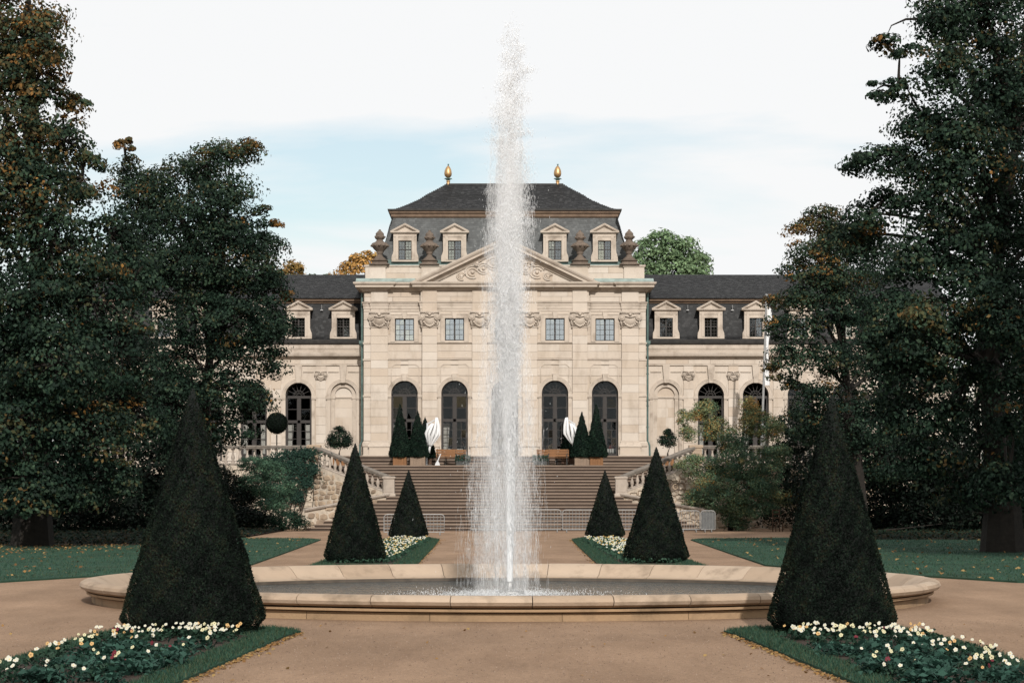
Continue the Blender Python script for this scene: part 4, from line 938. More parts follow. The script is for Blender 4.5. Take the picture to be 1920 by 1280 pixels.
# --- wings
WEND = 24.5
wing_x = [302.6 + 84 * i for i in range(6)]
for s in (-1, 1):
    a0, a1 = sorted((s * 7.5, s * WEND)); zw1 = wz(663); yo = YW + .03
    zsp = ZSP + .08
    edges = [wx(260)] + [wx((wing_x[i] + wing_x[i + 1]) / 2) for i in range(5)] + [WEND]
    for i, du in enumerate(wing_x):
        xc = s * wx(du); xl, xr = sorted((s * edges[i], s * edges[i + 1]))
        if i == 0:   # blind niche
            wall.box(xl, xr, yo + .22, YW + .5, 3.0, 9.0)
            wall_opening(wall, xl, xr, 3.0, 9.0, yo, yo + .22, xc, WR - .02, 3.0, zsp)
            nb = MB(); ring_half(nb, WR - .24, WR - .03, 0, -.02, .1, 20)
            for q in (-1, 1): nb.box(*sorted((q * (WR - .24), q * (WR - .03))), -.02, .1, 3.2 - zsp, -.16); nb.box(*sorted((q * (WR - .27), q * (WR - .02))), -.05, .1, -.16, -.001)
            nb.box(-(WR - .27), WR - .27, .02, .1, -.12, -.04)
            o = nb.build('niche_moulding', M['sandtrim'], house); o.location = (xc, YW + .15, zsp); o.matrix_parent_inverse = wmat(house).inverted()
            ashlar(xc - WR + .25, xc + WR - .25, 3.4, zsp - .14, YW + .24, .5, .6, .02, True)
        else:
            wall_opening(wall, xl, xr, 3.0, 9.0, yo, YW + .5, xc, WR, ZB, zsp); french_window(xc, YW + .26, 0, 3)
        archivolt(xc, YW, zsp, WR)
        wall.box(xl, xr, yo, YW + .5, 9.0, zw1 + .5)
        for a, b in ((xl + .36, xc - WR - .19), (xc + WR + .19, xr - .36)):
            if b - a > .05: ashlar(a, b, ZB, ZSP - .16, YW, .55, .8, joined=True)
        ashlar(xl + .36, xc - WR - .3, ZSP + .06, zsp + .62, YW, .45, .8, joined=True); ashlar(xc + WR + .3, xr - .36, ZSP + .06, zsp + .62, YW, .45, .8, joined=True)
        trim.box(xl + .40, xc - .26, YW - .03, YW + .04, wz(697.5), wz(696)); trim.box(xc + .26, xr - .40, YW - .03, YW + .04, wz(697.5), wz(696))
        trim.prism([(xc - .12, zsp + WR - .01), (xc + .12, zsp + WR - .01), (xc + .20, wz(685)), (xc - .20, wz(685))], YW - .11, YW + .03, 'y')
        ashlar(xl, xr, wz(682), wz(674), YW - .01, .3, 1.4, joined=True)
        if i < 5 or True:
            xe = s * edges[i + 1]; ashlar(xe - .28, xe + .28, ZB, wz(713), YW - .06, .5, 1, .09, True); wall.box(xe - .27, xe + .27, YW - .02, YW + .1, 3.0, wz(686))
            cm = CAPM[28]; put(cm, 'capital', house, (xe, YW - .01, wz(713)), (.62, .8, .62))
        trim.box(*sorted((xc - s * 0 - WR - .45, xc - WR - .24)), YW - .03, YW + .03, ZSP - .2, ZSP - .08); trim.box(xc + WR + .24, xc + WR + .45, YW - .03, YW + .03, ZSP - .2, ZSP - .08)
    trim.mould(a0, a1, YW, YW + .4, [(.0, wz(686)), (.05, wz(685)), (.05, wz(683)), (.0, wz(682))])
    trim.mould(a0, a1, YW, YW + .5, [(.0, wz(674)), (.05, wz(672.5)), (.10, wz(671)), (.12, wz(669)), (.30, wz(668)), (.33, wz(665)), (.34, wz(663)), (.18, wz(661)), (.10, wz(660)), (.12, wz(656)), (.16, wz(653)), (.14, wz(646)), (.1, wz(645.5))])
    g = MB(); g.mould(a0, a1, YW, YW + .6, [(.18, wz(646)), (.26, wz(644.5)), (.30, wz(640)), (.31, wz(637.5)), (.16, wz(637))]); g.build('gutter', M['gutter'], house)
    # roof: low skirt, mansard slope, brown eaves moulding, upper slope
    mans = [(YW + a, V(v, YW + a)) for a, v in ((-.12, 638), (.22, 631), (.42, 612), (.62, 588), (.80, 566))]
    uppr = [(YW + a, V(v, YW + a)) for a, v in ((.52, 559), (1.6, 547), (3.4, 528), (4.6, 515))]
    pr = MB(); pr.prism([mans[0]] + mans[1:] + [(YW + 4, wz(566)), (YW + 4, wz(638))], a0, a1, 'x'); pr.build('mansard_roof', M['slate'], house)
    pr = MB(); pr.prism(uppr + [(YW + 6, V(515, YW + 4.6)), (YW + 10, wz(559))], a0, a1, 'x'); pr.build('upper_roof', M['slate'], house)
    MB().prism([(YW + .78, wz(567)), (YW + .70, wz(566.5)), (YW + .66, wz(563.5)), (YW + .56, wz(562.5)), (YW + .53, wz(559.3)), (YW + 1.2, wz(559.3)), (YW + 1.2, wz(567))], a0, a1, 'x').build('eaves_moulding', M['eaves'], house)
    sl2 = MB()
    for pts in (mans, uppr):
        ln, ff = slope_sampler(pts); slates(sl2, lambda q, x: Vector((x, ff(q)[0], ff(q)[1])), ln, lambda q: (a0, a1), .125, .18)
    sl2.build('slates', M['slate'], house, kind='stuff')
    for i, du in enumerate(wing_x): dormer(s * wx(du), YW - .05, wz(632))
    for i, du in enumerate(wing_x[:4]):
        hk = MB(); xh = s * wx(du + 42); hk.tube([(xh, YW + .55, wz(570)), (xh, YW + .45, wz(573)), (xh, YW + .47, wz(579))], .018, 5); hk.box(xh - .07, xh + .07, YW + .46, YW + .50, wz(580.5), wz(579)); hk.build('roof_hook', M['galv'], house)
    # copper downpipe with hopper
    dp = MB(); xp = s * fx(266.5) + s * .06; yp = YF + .35
    dp.tube([(xp, yp, fz(548)), (xp, yp, fz(560)), (xp, yp, fz(826)), (xp + s * .10, yp - .06, fz(834)), (xp + s * .12, yp - .06, fz(857))], .055, 8)
    dp.mould(xp - .08, xp + .08, yp - .08, yp + .1, [(.0, fz(648)), (.07, fz(643)), (.07, fz(638))])
    for v in (700, 760, 800): dp.lathe([(.075, fz(v) - .03), (.075, fz(v) + .03)], (xp, yp, 0), 8)
    dp.build('downpipe', M['pipe'], house)
wall.build('wall', M['sand'], house); trim.build('mouldings', M['sandtrim'], house); STUFF.build('ashlar_courses', M['sand'], house, kind='stuff')
# rooms behind the glass
rm = MB()
for x0, x1, y0 in ((-7.0, 7.0, YI), (-24, -7.2, YW + .5), (7.2, 24, YW + .5)):
    rm.box(x0, x1, y0 + .01, 125.5, 3.2, 3.5); rm.box(x0, x1, y0 + .01, 125.5, 9.2, 9.3); rm.box(x0, x1, 125.5, 125.7, 3.2, 9.3); rm.box(x0 - .1, x0, y0, 125.6, 3.2, 9.3); rm.box(x1, x1 + .1, y0, 125.6, 3.2, 9.3)
rm.box(-7, 7, YI + .6, YI + .62, 9.3, 12.0)
rm.build('interior', M['room'], house)
for du, dv, xs in ((-188, 1, 1), (-94, 1, 1), (188, 0, 1)):
    if dv: put(CURT, 'curtain', house, (fx(du) - WD + .10, YF + .5, ZB + .4), (1.15, 1, 1))

# ------------------------------------------------------------------ terrace, staircase, walls, balustrades
ZT = 3.235
P0, P1, P2 = (9.55, 101.5), (5.62, 105.2), (9.75, 109.0)
def splay(y): return P1[0] + (y - P1[1]) * (P2[0] - P1[0]) / (P2[1] - P1[1])
M['nosing'] = material('worn lit nosing', (0.205, 0.154, 0.118), 0.85, 0.32, 1.2, 0.3, 20, 0.25, stain=0.5, staincol=(0.10, 0.075, 0.055), stscale=(0.6, 2, 2))  # worn nosing, painted lighter to read as the lit edge
stair = thing('staircase', 'broad weathered stone garden stairs rising in two flights to the terrace', 'stairs', (0, 101.5, 0))
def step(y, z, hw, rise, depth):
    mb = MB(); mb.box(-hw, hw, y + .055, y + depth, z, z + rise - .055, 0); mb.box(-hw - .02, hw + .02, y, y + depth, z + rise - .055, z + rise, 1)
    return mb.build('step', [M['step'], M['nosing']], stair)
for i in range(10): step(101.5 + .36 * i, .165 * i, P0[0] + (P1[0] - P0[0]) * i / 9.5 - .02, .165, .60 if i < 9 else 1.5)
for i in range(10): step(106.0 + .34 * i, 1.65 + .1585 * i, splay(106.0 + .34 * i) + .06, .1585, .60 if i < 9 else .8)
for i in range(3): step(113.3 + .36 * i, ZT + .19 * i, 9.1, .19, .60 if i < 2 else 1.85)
M['terr'] = material('terrace paving', (0.20, 0.16, 0.125), 0.9, 0.2, 2)
mb = MB(); mb.prism([(-9.65, 109.62), (9.65, 109.62), (9.7, 109.25), (45, 109.25), (45, YI), (-45, YI), (-45, 109.25), (-9.7, 109.25)], 0.02, ZT, 'z'); mb.build('terrace', M['terr'], kind='structure')

def rubble_templates(n):
    out = []
    for _ in range(n):
        k = random.choice((6, 7, 8)); a0 = random.uniform(0, 6)
        ring = []
        for i in range(k):
            a = a0 + i * 2 * math.pi / k; c, s = math.cos(a), math.sin(a); q = max(abs(c), abs(s)); r = .5 / q * random.uniform(.80, .98) if random.random() < .8 else .5 * random.uniform(.9, 1)
            ring.append((max(-.5, min(.5, c * r)), max(-.5, min(.5, s * r))))
        mb = MB(); vs = [(x, .5, z) for x, z in ring] + [(x, -.15, z) for x, z in ring] + [(x * .72, -.5 + random.uniform(0, .18), z * .72) for x, z in ring]
        fs = [(i, (i + 1) % k, k + (i + 1) % k, k + i) for i in range(k)] + [(k + i, k + (i + 1) % k, 2 * k + (i + 1) % k, 2 * k + i) for i in range(k)] + [tuple(range(2 * k, 3 * k))]
        mb.add(vs, fs); out.append(mb.mesh('stone', M['rubble']))
    return out
RUB = rubble_templates(14)
def rubble(parent, A, B, zlo, zhi, limit, rowh=.27, w=.46):
    A = Vector((A[0], A[1], 0)); B = Vector((B[0], B[1], 0)); Ln = (B - A).length; d = (B - A) / Ln; rz = math.atan2(d.y, d.x); n = 0
    top = max(zhi(0), zhi(1)); z = 0.0
    while z < top:
        h = rowh * random.uniform(.7, 1.35); s = random.uniform(-.2, .05)
        while s < Ln:
            ww = w * random.uniform(.55, 1.5); m = (s + ww / 2) / Ln
            if 0 < m < 1 and zlo(m) < z + h * .35 and z + h * .65 < zhi(m) and n < limit:
                hh = min(h, zhi(m) - z); hh = h if hh < .08 else hh
                p = A + d * (s + ww / 2)
                put(random.choice(RUB), 'stone', parent, (p.x, p.y, z + hh / 2 + random.uniform(-.05, .05)), (ww * random.uniform(.86, .99), random.uniform(.09, .15), hh * random.uniform(.82, 1.08)), rot=(0, R(random.gauss(0, 6)), rz)); n += 1
            s += ww
        z += h
def baluster_mesh(h):
    mb = MB(); k = h
    mb.box(-.085, .085, -.085, .085, 0, .10 * k); mb.box(-.085, .085, -.085, .085, .90 * k, k)
    mb.lathe([(.055, .10 * k), (.075, .13 * k), (.05, .17 * k), (.085, .28 * k), (.098, .38 * k), (.085, .48 * k), (.05, .64 * k), (.042, .78 * k), (.06, .83 * k), (.045, .87 * k), (.06, .90 * k)], (0, 0, 0), 10)
    return mb.mesh('baluster', M['balstone'], True)
BAL = baluster_mesh(.66)
def rail_run(parent, a, b, za, zb, half, thick, mat, name, over=0.0):
    a = Vector((a[0], a[1], 0)); b = Vector((b[0], b[1], 0)); d = (b - a).normalized(); nr = Vector((d.y, -d.x, 0)) * half
    a = a - d * over; b = b + d * over
    sec = [(-1, 0), (1, 0), (1.0, thick * .35), (1.18, thick * .45), (1.18, thick * .85), (1.0, thick), (-1.0, thick), (-1.18, thick * .85), (-1.18, thick * .45), (-1.0, thick * .35)]
    mb = MB(); k = len(sec)
    vs = [tuple(a + nr * q + Vector((0, 0, za + t))) for q, t in sec] + [tuple(b + nr * q + Vector((0, 0, zb + t))) for q, t in sec]
    mb.add(vs, [(i, (i + 1) % k, k + (i + 1) % k, k + i) for i in range(k)] + [tuple(range(k)), tuple(range(2 * k - 1, k - 1, -1))])
    return mb.build(name, mat, parent)
for s, side in ((-1, 'left'), (1, 'right')):
    q0, q1, q2 = (s * P0[0], P0[1]), (s * P1[0], P1[1]), (s * P2[0], P2[1])
    wl = thing('retaining_wall', 'pale rubble stone retaining wall on the %s of the garden stairs' % side, 'wall', (q0[0], q0[1], 0))
    # lower cheek: triangular plan, sloping top
    tz0, tz1, tz2 = .95, 1.72, 1.0
    mb = MB(); T = [(q0[0], q0[1]), (q1[0], q1[1]), (q2[0] + s * .02, q2[1])]; zz = [tz0, tz1, tz0]
    vs = [(x, y, 0.0) for x, y in T] + [(x, y, z) for (x, y), z in zip(T, zz)]
    mb.add(vs, [(0, 1, 4, 3), (1, 2, 5, 4), (2, 0, 3, 5), (3, 4, 5), (2, 1, 0)])
    # upper wall under the sloping balustrade
    d = Vector((q2[0] - q1[0], q2[1] - q1[1])).normalized(); nn = Vector((d.y, -d.x)) * s * .02
    fr = [(q1[0], q1[1] - .06), (q2[0], q2[1] - .06)]; bk = [(q1[0] + 0, q1[1] + .42), (q2[0], q2[1] + .42)]
    mb.add([(fr[0][0], fr[0][1], 0), (fr[1][0], fr[1][1], 0), (bk[1][0], bk[1][1], 0), (bk[0][0], bk[0][1], 0), (fr[0][0], fr[0][1], 1.74), (fr[1][0], fr[1][1], 3.26), (bk[1][0], bk[1][1], 3.26), (bk[0][0], bk[0][1], 1.74)],
           [(0, 1, 5, 4), (1, 2, 6, 5), (2, 3, 7, 6), (3, 0, 4, 7), (4, 5, 6, 7)])
    mb.box(*sorted((q2[0] - s * .02, s * 45)), q2[1], q2[1] + .4, 0, 3.22)
    mb.build('mortar_core', M['mortar'], wl)
    rubble(wl, q0, q1, lambda t: 0.165 * 10 * t - .1, lambda t: tz0 + (tz1 - tz0) * t, 60)
    rubble(wl, fr[1], fr[0], lambda t: tz0 + (tz1 - tz0) * t - .1, lambda t: 3.12 - (3.12 - 1.62) * t, 110)
    e = (s * 19, q2[1])
    rubble(wl, q2, e, lambda t: 0, lambda t: 3.1, 125, .36, .75)
    rail_run(wl, (q0[0], q0[1] - .02), (q1[0], q1[1] - .02), tz0 + .0, tz1 + .0, .10, .10, M['balstone'], 'string_course')
    # balustrade
    bl = thing('balustrade', 'grey stone balustrade sloping down beside the %s of the garden stairs' % side, 'balustrade', (q1[0], q1[1] + .18, 1.7))
    a = (q1[0] + s * .15, q1[1] + .33); b = (q2[0], q2[1] + .18)
    rail_run(bl, a, b, 1.74, 3.26, .16, .13, M['balstone'], 'base_rail'); rail_run(bl, a, b, 2.50, 4.08, .15, .17, M['balrail'], 'handrail')
    n = 13
    for i in range(n):
        t = (i + .9) / (n + .9)
        put(BAL, 'baluster', bl, (a[0] + (b[0] - a[0]) * t, a[1] + (b[1] - a[1]) * t, 1.85 + 1.52 * t), (1, 1, 1.02), rz=math.atan2(b[1] - a[1], b[0] - a[0]))
    nw = MB(); nx, ny = q1[0] + s * .10, q1[1] + .12
    nw.box(nx - .27, nx + .27, ny - .27, ny + .27, 1.65, 2.50); nw.box(nx - .19, nx + .19, ny - .285, ny - .27, 1.85, 2.38); nw.mould(nx - .27, nx + .27, ny - .27, ny + .27, [(.0, 2.50), (.05, 2.53), (.06, 2.60), (.0, 2.63)]); nw.mould(nx - .27, nx + .27, ny - .27, ny + .27, [(.05, 1.655), (.05, 1.76), (.0, 1.8)])
    nw.build('newel_post', M['balstone'], bl)
    px, py = q2[0] + s * .02, q2[1] + .2
    nw = MB(); nw.box(px - .30, px + .30, py - .24, py + .3, 3.23, 4.10); nw.mould(px - .3, px + .3, py - .24, py + .3, [(.0, 4.1), (.05, 4.13), (.06, 4.25), (.0, 4.28)]); nw.build('pier', M['basin'], bl)
    bt = thing('balustrade', 'level stone balustrade along the terrace edge on the %s' % side, 'balustrade', (s * 16, q2[1] + .2, 3.2))
    a = (px + s * .3, py); b = (s * 24.0, py)
    rail_run(bt, a, b, 3.235, 3.235, .16, .13, M['balstone'], 'base_rail'); rail_run(bt, a, b, 4.08, 4.08, .15, .17, M['balrail'], 'handrail')
    n = int((abs(b[0]) - abs(a[0])) / .36)
    for i in range(n): put(BAL, 'baluster', bt, (a[0] + (b[0] - a[0]) * (i + .5) / n, py, 3.365), (1, 1, 1.085))
# relief plaque on the right wall
pl = thing('wall_plaque', 'dark square stone plaque with a round emblem on the right rubble wall', 'plaque', (U(1266, 103.6), 103.55, V(912, 103.6)))
mb = MB(); mb.box(-.21, .21, -.05, .5, -.21, .21); mb.build('slab', M['weathered'], pl, local=True)
mb = MB(); mb.tube([(.12 * math.cos(t), -.055, .12 * math.sin(t)) for t in np.linspace(0, 2 * math.pi, 18)], .03, 6, cap=False); mb.blob((0, -.05, 0), .045, 6); mb.build('ring', M['rubble'], pl, True, local=True)

# ------------------------------------------------------------------ clipped yew cones
YEWC = np.array([[.0035, .006, .0045], [.0050, .0090, .0065], [.0075, .0140, .0095], [.0115, .0185, .0115], [.0135, .0135, .008]])
def cone_r(t, r, sk=0.0):
    """radius at relative height t"""
    return r * ((1 - t) ** .98 + .018) * (1 if t > .04 else .86 + 3.5 * t)
def yew_cone(r, h, n, size, pal=YEWC, aspect=.45, rough=.03):
    """solid core plus sprig faces all over it; base at z=0"""
    mb = MB(); prof = [(cone_r(t, r) * .90, t * h) for t in np.linspace(0, 1, 20)]
    mb.lathe(prof, (0, 0, 0), 28)
    core = mb.mesh('core', M['yewcore'], True)
    t = 1 - np.sqrt(RNG.random(n)); t = np.clip(t, 0, .995); a = RNG.uniform(0, 2 * np.pi, n)
    rr = np.array([cone_r(x, r) for x in t]); lump = 1 + rough * .55 * (np.sin(a * 5 + t * 13) * np.sin(t * 17 + a * 2) + .6 * np.sin(a * 11 + t * 31))
    rr = rr * lump + RNG.normal(-size * .12, size * .20, n)
    c = np.stack([rr * np.cos(a), rr * np.sin(a), t * h + RNG.normal(0, .01, n)], 1)
    out = np.stack([np.cos(a), np.sin(a), np.full(n, r / h)], 1); nr = unit(out + RNG.normal(0, .5, (n, 3)))
    # sprigs point outwards and up
    tdir = unit(out * .45 + RNG.normal(0, .5, (n, 3)) + np.array([0, 0, .5])); b = unit(np.cross(nr, tdir)); s = (size * RNG.uniform(.6, 1.4, n))[:, None]
    q = np.stack([c - tdir * s * .5, c + b * s * aspect * .5, c + tdir * s * .5, c - b * s * aspect * .5], 1)
    ph = RNG.uniform(0, 6, 6); lowf = np.sin(a * 3 + t * 7 + ph[0]) * np.sin(t * 13 + ph[1] + a) + .7 * np.sin(a * 7 + t * 21 + ph[2]) * np.sin(t * 29 + ph[3]) + .5 * np.sin(a * 13 - t * 47 + ph[4])
    idx = np.clip((RNG.random(n) * 3.0 + lowf * 1.3 + .9).astype(int), 0, 4)
    return core, q, pal[idx] * RNG.uniform(.6, 1.6, (n, 1)) * (.82 + .2 * np.clip(lowf, -1, 1.3))[:, None]
M['yewcore'] = material('dark yew core', (.003, .0045, .0035), .95, .4, 12)
def topiary(u, Y, r, h, n, size, label, z=.03, stem=True):
    x = U(u, Y)
    t = thing('topiary_cone', label, 'topiary', (x, Y, z), 'clipped yew cones standing in the flower beds', rz=random.uniform(0, 6))
    core, q, c = yew_cone(r, h - .06, n, size)
    put(core, 'core', t, (0, 0, .06), local=True); o = scatter_mesh('foliage', q, n, c, M['yew']); o.parent = t; o.location = (0, 0, .06)
    MB().tube([(0, 0, -.03), (0, 0, .5)], [.09, .06], 8).build('trunk', M['bark'], t, local=True)
    # a few caught autumn leaves
    return t
topiary(361, 25.4, .875, V(733, 25.4), 56000, .030, 'largest dark clipped yew cone, at the left edge of the fountain basin')
topiary(1560, 25.4, .775, V(745, 25.4), 50000, .030, 'large dark clipped yew cone at the right edge of the fountain basin')
topiary(666, 52.4, .775, V(833, 52.4), 20000, .046, 'dark clipped yew cone behind the basin, left of the central path')
topiary(1230.5, 52.4, .82, V(840, 52.4), 20000, .046, 'dark clipped yew cone behind the basin, right of the central path')
topiary(766, 82.6, .79, V(882, 82.6), 9000, .058, 'small far yew cone in front of the stairs, left of the water jet')
topiary(1134.5, 82.6, .79, V(882, 82.6), 9000, .058, 'small far yew cone in front of the stairs, right of the water jet')
# conifers in planters on the terrace
POTC = np.array([[.007, .017, .012], [.011, .024, .016], [.005, .012, .009], [.015, .028, .018], [.009, .020, .013]])
def planter_mesh(w, h, mat):
    mb = MB(); n = 5
    for i in range(n):
        a = -w / 2 + w * i / n
        mb.box(a + .005, a + w / n - .005, -w / 2 - .02, -w / 2 + .01, 0.02, h); mb.box(a + .005, a + w / n - .005, w / 2 - .01, w / 2 + .02, 0.02, h)
        mb.box(-w / 2 - .02, -w / 2 + .01, a + .005, a + w / n - .005, 0.02, h); mb.box(w / 2 - .01, w / 2 + .02, a + .005, a + w / n - .005, 0.02, h)
    mb.box(-w / 2 + .012, w / 2 - .012, -w / 2 + .012, w / 2 - .012, 0, h - .03)
    return mb.mesh('planter', mat)
def potted(u, Y, r, vtop, w, mat, label):
    x = U(u, Y); zt = V(vtop, Y) - ZT
    t = thing('potted_conifer', label, 'potted plant', (x, Y, ZT), 'clipped conifers in planters on the terrace')
    put(planter_mesh(w, .47, M[mat]), 'planter', t, local=True)
    core, q, c = yew_cone(r, zt - .44, 6500, .085, POTC, .5, .05)
    put(core, 'core', t, (0, 0, .44), local=True); o = scatter_mesh('foliage', q, 6500, c, M['yew']); o.parent = t; o.location = (0, 0, .44)
potted(750, 110.3, .60, 757, .66, 'wood', 'clipped conifer in an orange wood planter, outermost of the left terrace group')
potted(783.5, 110.5, .60, 770, .74, 'woodgrey', 'clipped conifer in a grey wood planter beside the left folded parasol')
potted(797, 112.3, .60, 781, .66, 'wooddark', 'clipped conifer in the back, half hidden behind the left folded parasol')
potted(1118, 110.3, .60, 757, .64, 'wood', 'clipped conifer in an orange wood planter, outermost of the right terrace group')
potted(1091, 110.5, .60, 771, .72, 'woodgrey', 'clipped conifer in a grey wood planter beside the right folded parasol')
potted(1064, 112.3, .52, 806, .62, 'wooddark', 'low clipped conifer in the back, half hidden behind the right folded parasol')
# ball topiary on a thin stem
x, Y = U(519, 110.2), 110.2
t = thing('ball_topiary', 'dark ball topiary on a thin stem behind the left terrace balustrade', 'topiary', (x, Y, ZT))
n = 5000; dr = unit(RNG.normal(size=(n, 3))); c = dr * (.53 + RNG.normal(0, .02, (n, 1))); q = leaf_quads(c, unit(dr + RNG.normal(0, .6, (n, 3))), RNG.uniform(.05, .09, n), .5)
o = scatter_mesh('foliage', q, n, YEWC[RNG.integers(0, 4, n)] * .8, M['yew']); o.parent = t; o.location = (0, 0, V(793, Y) - ZT)
put(MB().blob((0, 0, 0), .5, 12).mesh('core', M['yewcore'], True), 'core', t, (0, 0, V(793, Y) - ZT), local=True)
MB().tube([(0, 0, .4), (0, 0, 1.6)], .035, 6).build('stem', M['bark'], t, local=True); put(planter_mesh(.5, .42, M['wooddark']), 'planter', t, local=True)

# ------------------------------------------------------------------ folded parasols, benches, stand
def parasol(u0_, v0_, u1_, v1_, Y, um, lab, flip):
    a = Vector((U(u0_, Y), Y, V(v0_, Y))); b = Vector((U(u1_, Y), Y, V(v1_, Y)))
    t = thing('parasol', lab, 'parasol', (U(um, Y), Y + .1, ZT), 'folded white parasols on the terrace')
    d = (b - a); Ln = d.length; d.normalize(); sx = Vector((1, 0, 0)); sx = (sx - d * sx.dot(d)).normalized(); sy = d.cross(sx)
    for k in range(8):          # eight folded cloth lobes hanging from the ribs
        an = k * math.pi / 4 + .35; mb = MB(); pts = []; rad = []
        for q in np.linspace(0, 1, 9):
            ro = (.30 * math.sin(math.pi * min(1, (q + .12) / .62) * .5) if q < .5 else .30 * (1 - (q - .5) / .5) ** 1.0 + .02) * (1 + .12 * math.sin(k * 2.1))
            lift = (-.16 if math.cos(an) * flip > .3 else .12) * (1 - q) ** 2
            pts.append(a + d * (Ln * q + lift * 1.2) + sx * ro * math.cos(an + q * .5) * 1.05 + sy * ro * math.sin(an + q * .5) * .7); rad.append(.026 + .055 * math.sin(math.pi * min(1, q * .9 + .1)))
        mb.tube(pts, rad, 6); mb.build('canopy_fold', M['white'], t, True)
    mb = MB(); mb.tube([b - d * .25, b + d * .32], [.05, .07], 8); mb.build('canopy_tip', M['white'], t, True)
    mb = MB(); mb.tube([(t.location.x, Y + .1, ZT + .05), (t.location.x, Y + .1, ZT + .8), (t.location.x + flip * .05, Y + .1, a.z - .1)], .05, 8); mb.tube([(t.location.x + flip * .05, Y + .1, a.z - .15), tuple(a + Vector((0, .05, .05)))], .035, 6); mb.build('pole', M['whitepaint'], t)
    mb = MB(); mb.box(t.location.x - .3, t.location.x + .3, Y - .2, Y + .4, ZT, ZT + .06); mb.build('base_plate', M['iron'], t)
parasol(815, 789, 806, 838, 110.9, 799.5, 'folded white parasol leaning beside the left planters', 1)
parasol(1066, 789, 1075, 834, 110.9, 1079, 'folded white parasol tilted beside the right planters', -1)
def bench_proto():
    t = thing('garden_bench', 'x', 'bench', (0, 0, 0), 'slatted wooden benches on the terrace')
    for k in range(3): MB().box(-.56, .56, .20 + .02 * k, .225 + .02 * k, .50 + .13 * k, .61 + .13 * k).build('back_slat', M['wood'], t, local=True)
    for k in range(4): MB().box(-.56, .56, -.24 + .11 * k, -.15 + .11 * k, .42, .445).build('seat_slat', M['wood'], t, local=True)
    for s in (-1, 1):
        mb = MB(); x = s * .48
        mb.tube([(x, -.24, 0), (x, -.2, .40), (x, .2, .42), (x, .27, .9)], .022, 6); mb.tube([(x, .26, 0), (x, .18, .42)], .022, 6); mb.tube([(x, -.22, .4), (x, -.22, .62), (x, .2, .64)], .02, 6); mb.build('frame', M['iron'], t, local=True)
    return t
bp = bench_proto(); bp.location = (U(838, 111.3), 111.3, ZT); bp.rotation_euler = (0, 0, .1); bp['label'] = 'orange wooden bench with dark legs below the left terrace window'
c = copy_tree(bp); c.location = (U(853, 112.3), 112.3, ZT); c.rotation_euler = (0, 0, -.15); c['label'] = 'orange wooden bench nearest the water jet, left of it'
c = copy_tree(bp); c.location = (U(1046, 111.3), 111.3, ZT); c.rotation_euler = (0, 0, -.1); c['label'] = 'orange wooden bench beside the right dark potted conifer'
c = copy_tree(bp); c.location = (U(1027, 112.2), 112.2, ZT); c.rotation_euler = (0, 0, .12); c['label'] = 'orange wooden bench nearest the water jet, right of it'
for u, lab in ((868, 'low green leafy plant in a trough at the left bench end'), (1013, 'low green leafy plant in a trough at the right bench end')):
    t = thing('trough_plant', lab, 'potted plant', (U(u, 111), 111, ZT)); MB().box(-.35, .35, -.14, .14, 0, .26).build('trough', M['iron'], t, local=True)
    n = 500; cc = np.stack([RNG.uniform(-.4, .4, n), RNG.normal(0, .12, n), RNG.uniform(.2, .55, n)], 1); o = scatter_mesh('foliage', leaf_quads(cc, unit(RNG.normal(size=(n, 3)) + np.array([0, -.4, .6])), RNG.uniform(.06, .1, n)), n, PALD[RNG.integers(0, 3, n)], M['leaf']); o.parent = t
t = thing('menu_stand', 'small white menu stand with leaning board on the left of the terrace', 'stand', (U(820, 110.6), 110.6, ZT))
MB().prism([(-.13, 0), (.15, 0), (.11, .12), (.02, .30), (-.09, .12)], -.13, .13, 'y').build('base', M['whitepaint'], t, local=True); mb = MB(); mb.add([(.0, -.02, .26), (.05, -.02, .26), (.20, -.02, .62), (.15, -.02, .62), (.0, .02, .26), (.05, .02, .26), (.20, .02, .62), (.15, .02, .62)], [(0, 1, 2, 3), (7, 6, 5, 4), (0, 4, 5, 1), (1, 5, 6, 2), (2, 6, 7, 3), (3, 7, 4, 0)]); mb.build('board', M['whitepaint'], t, local=True)

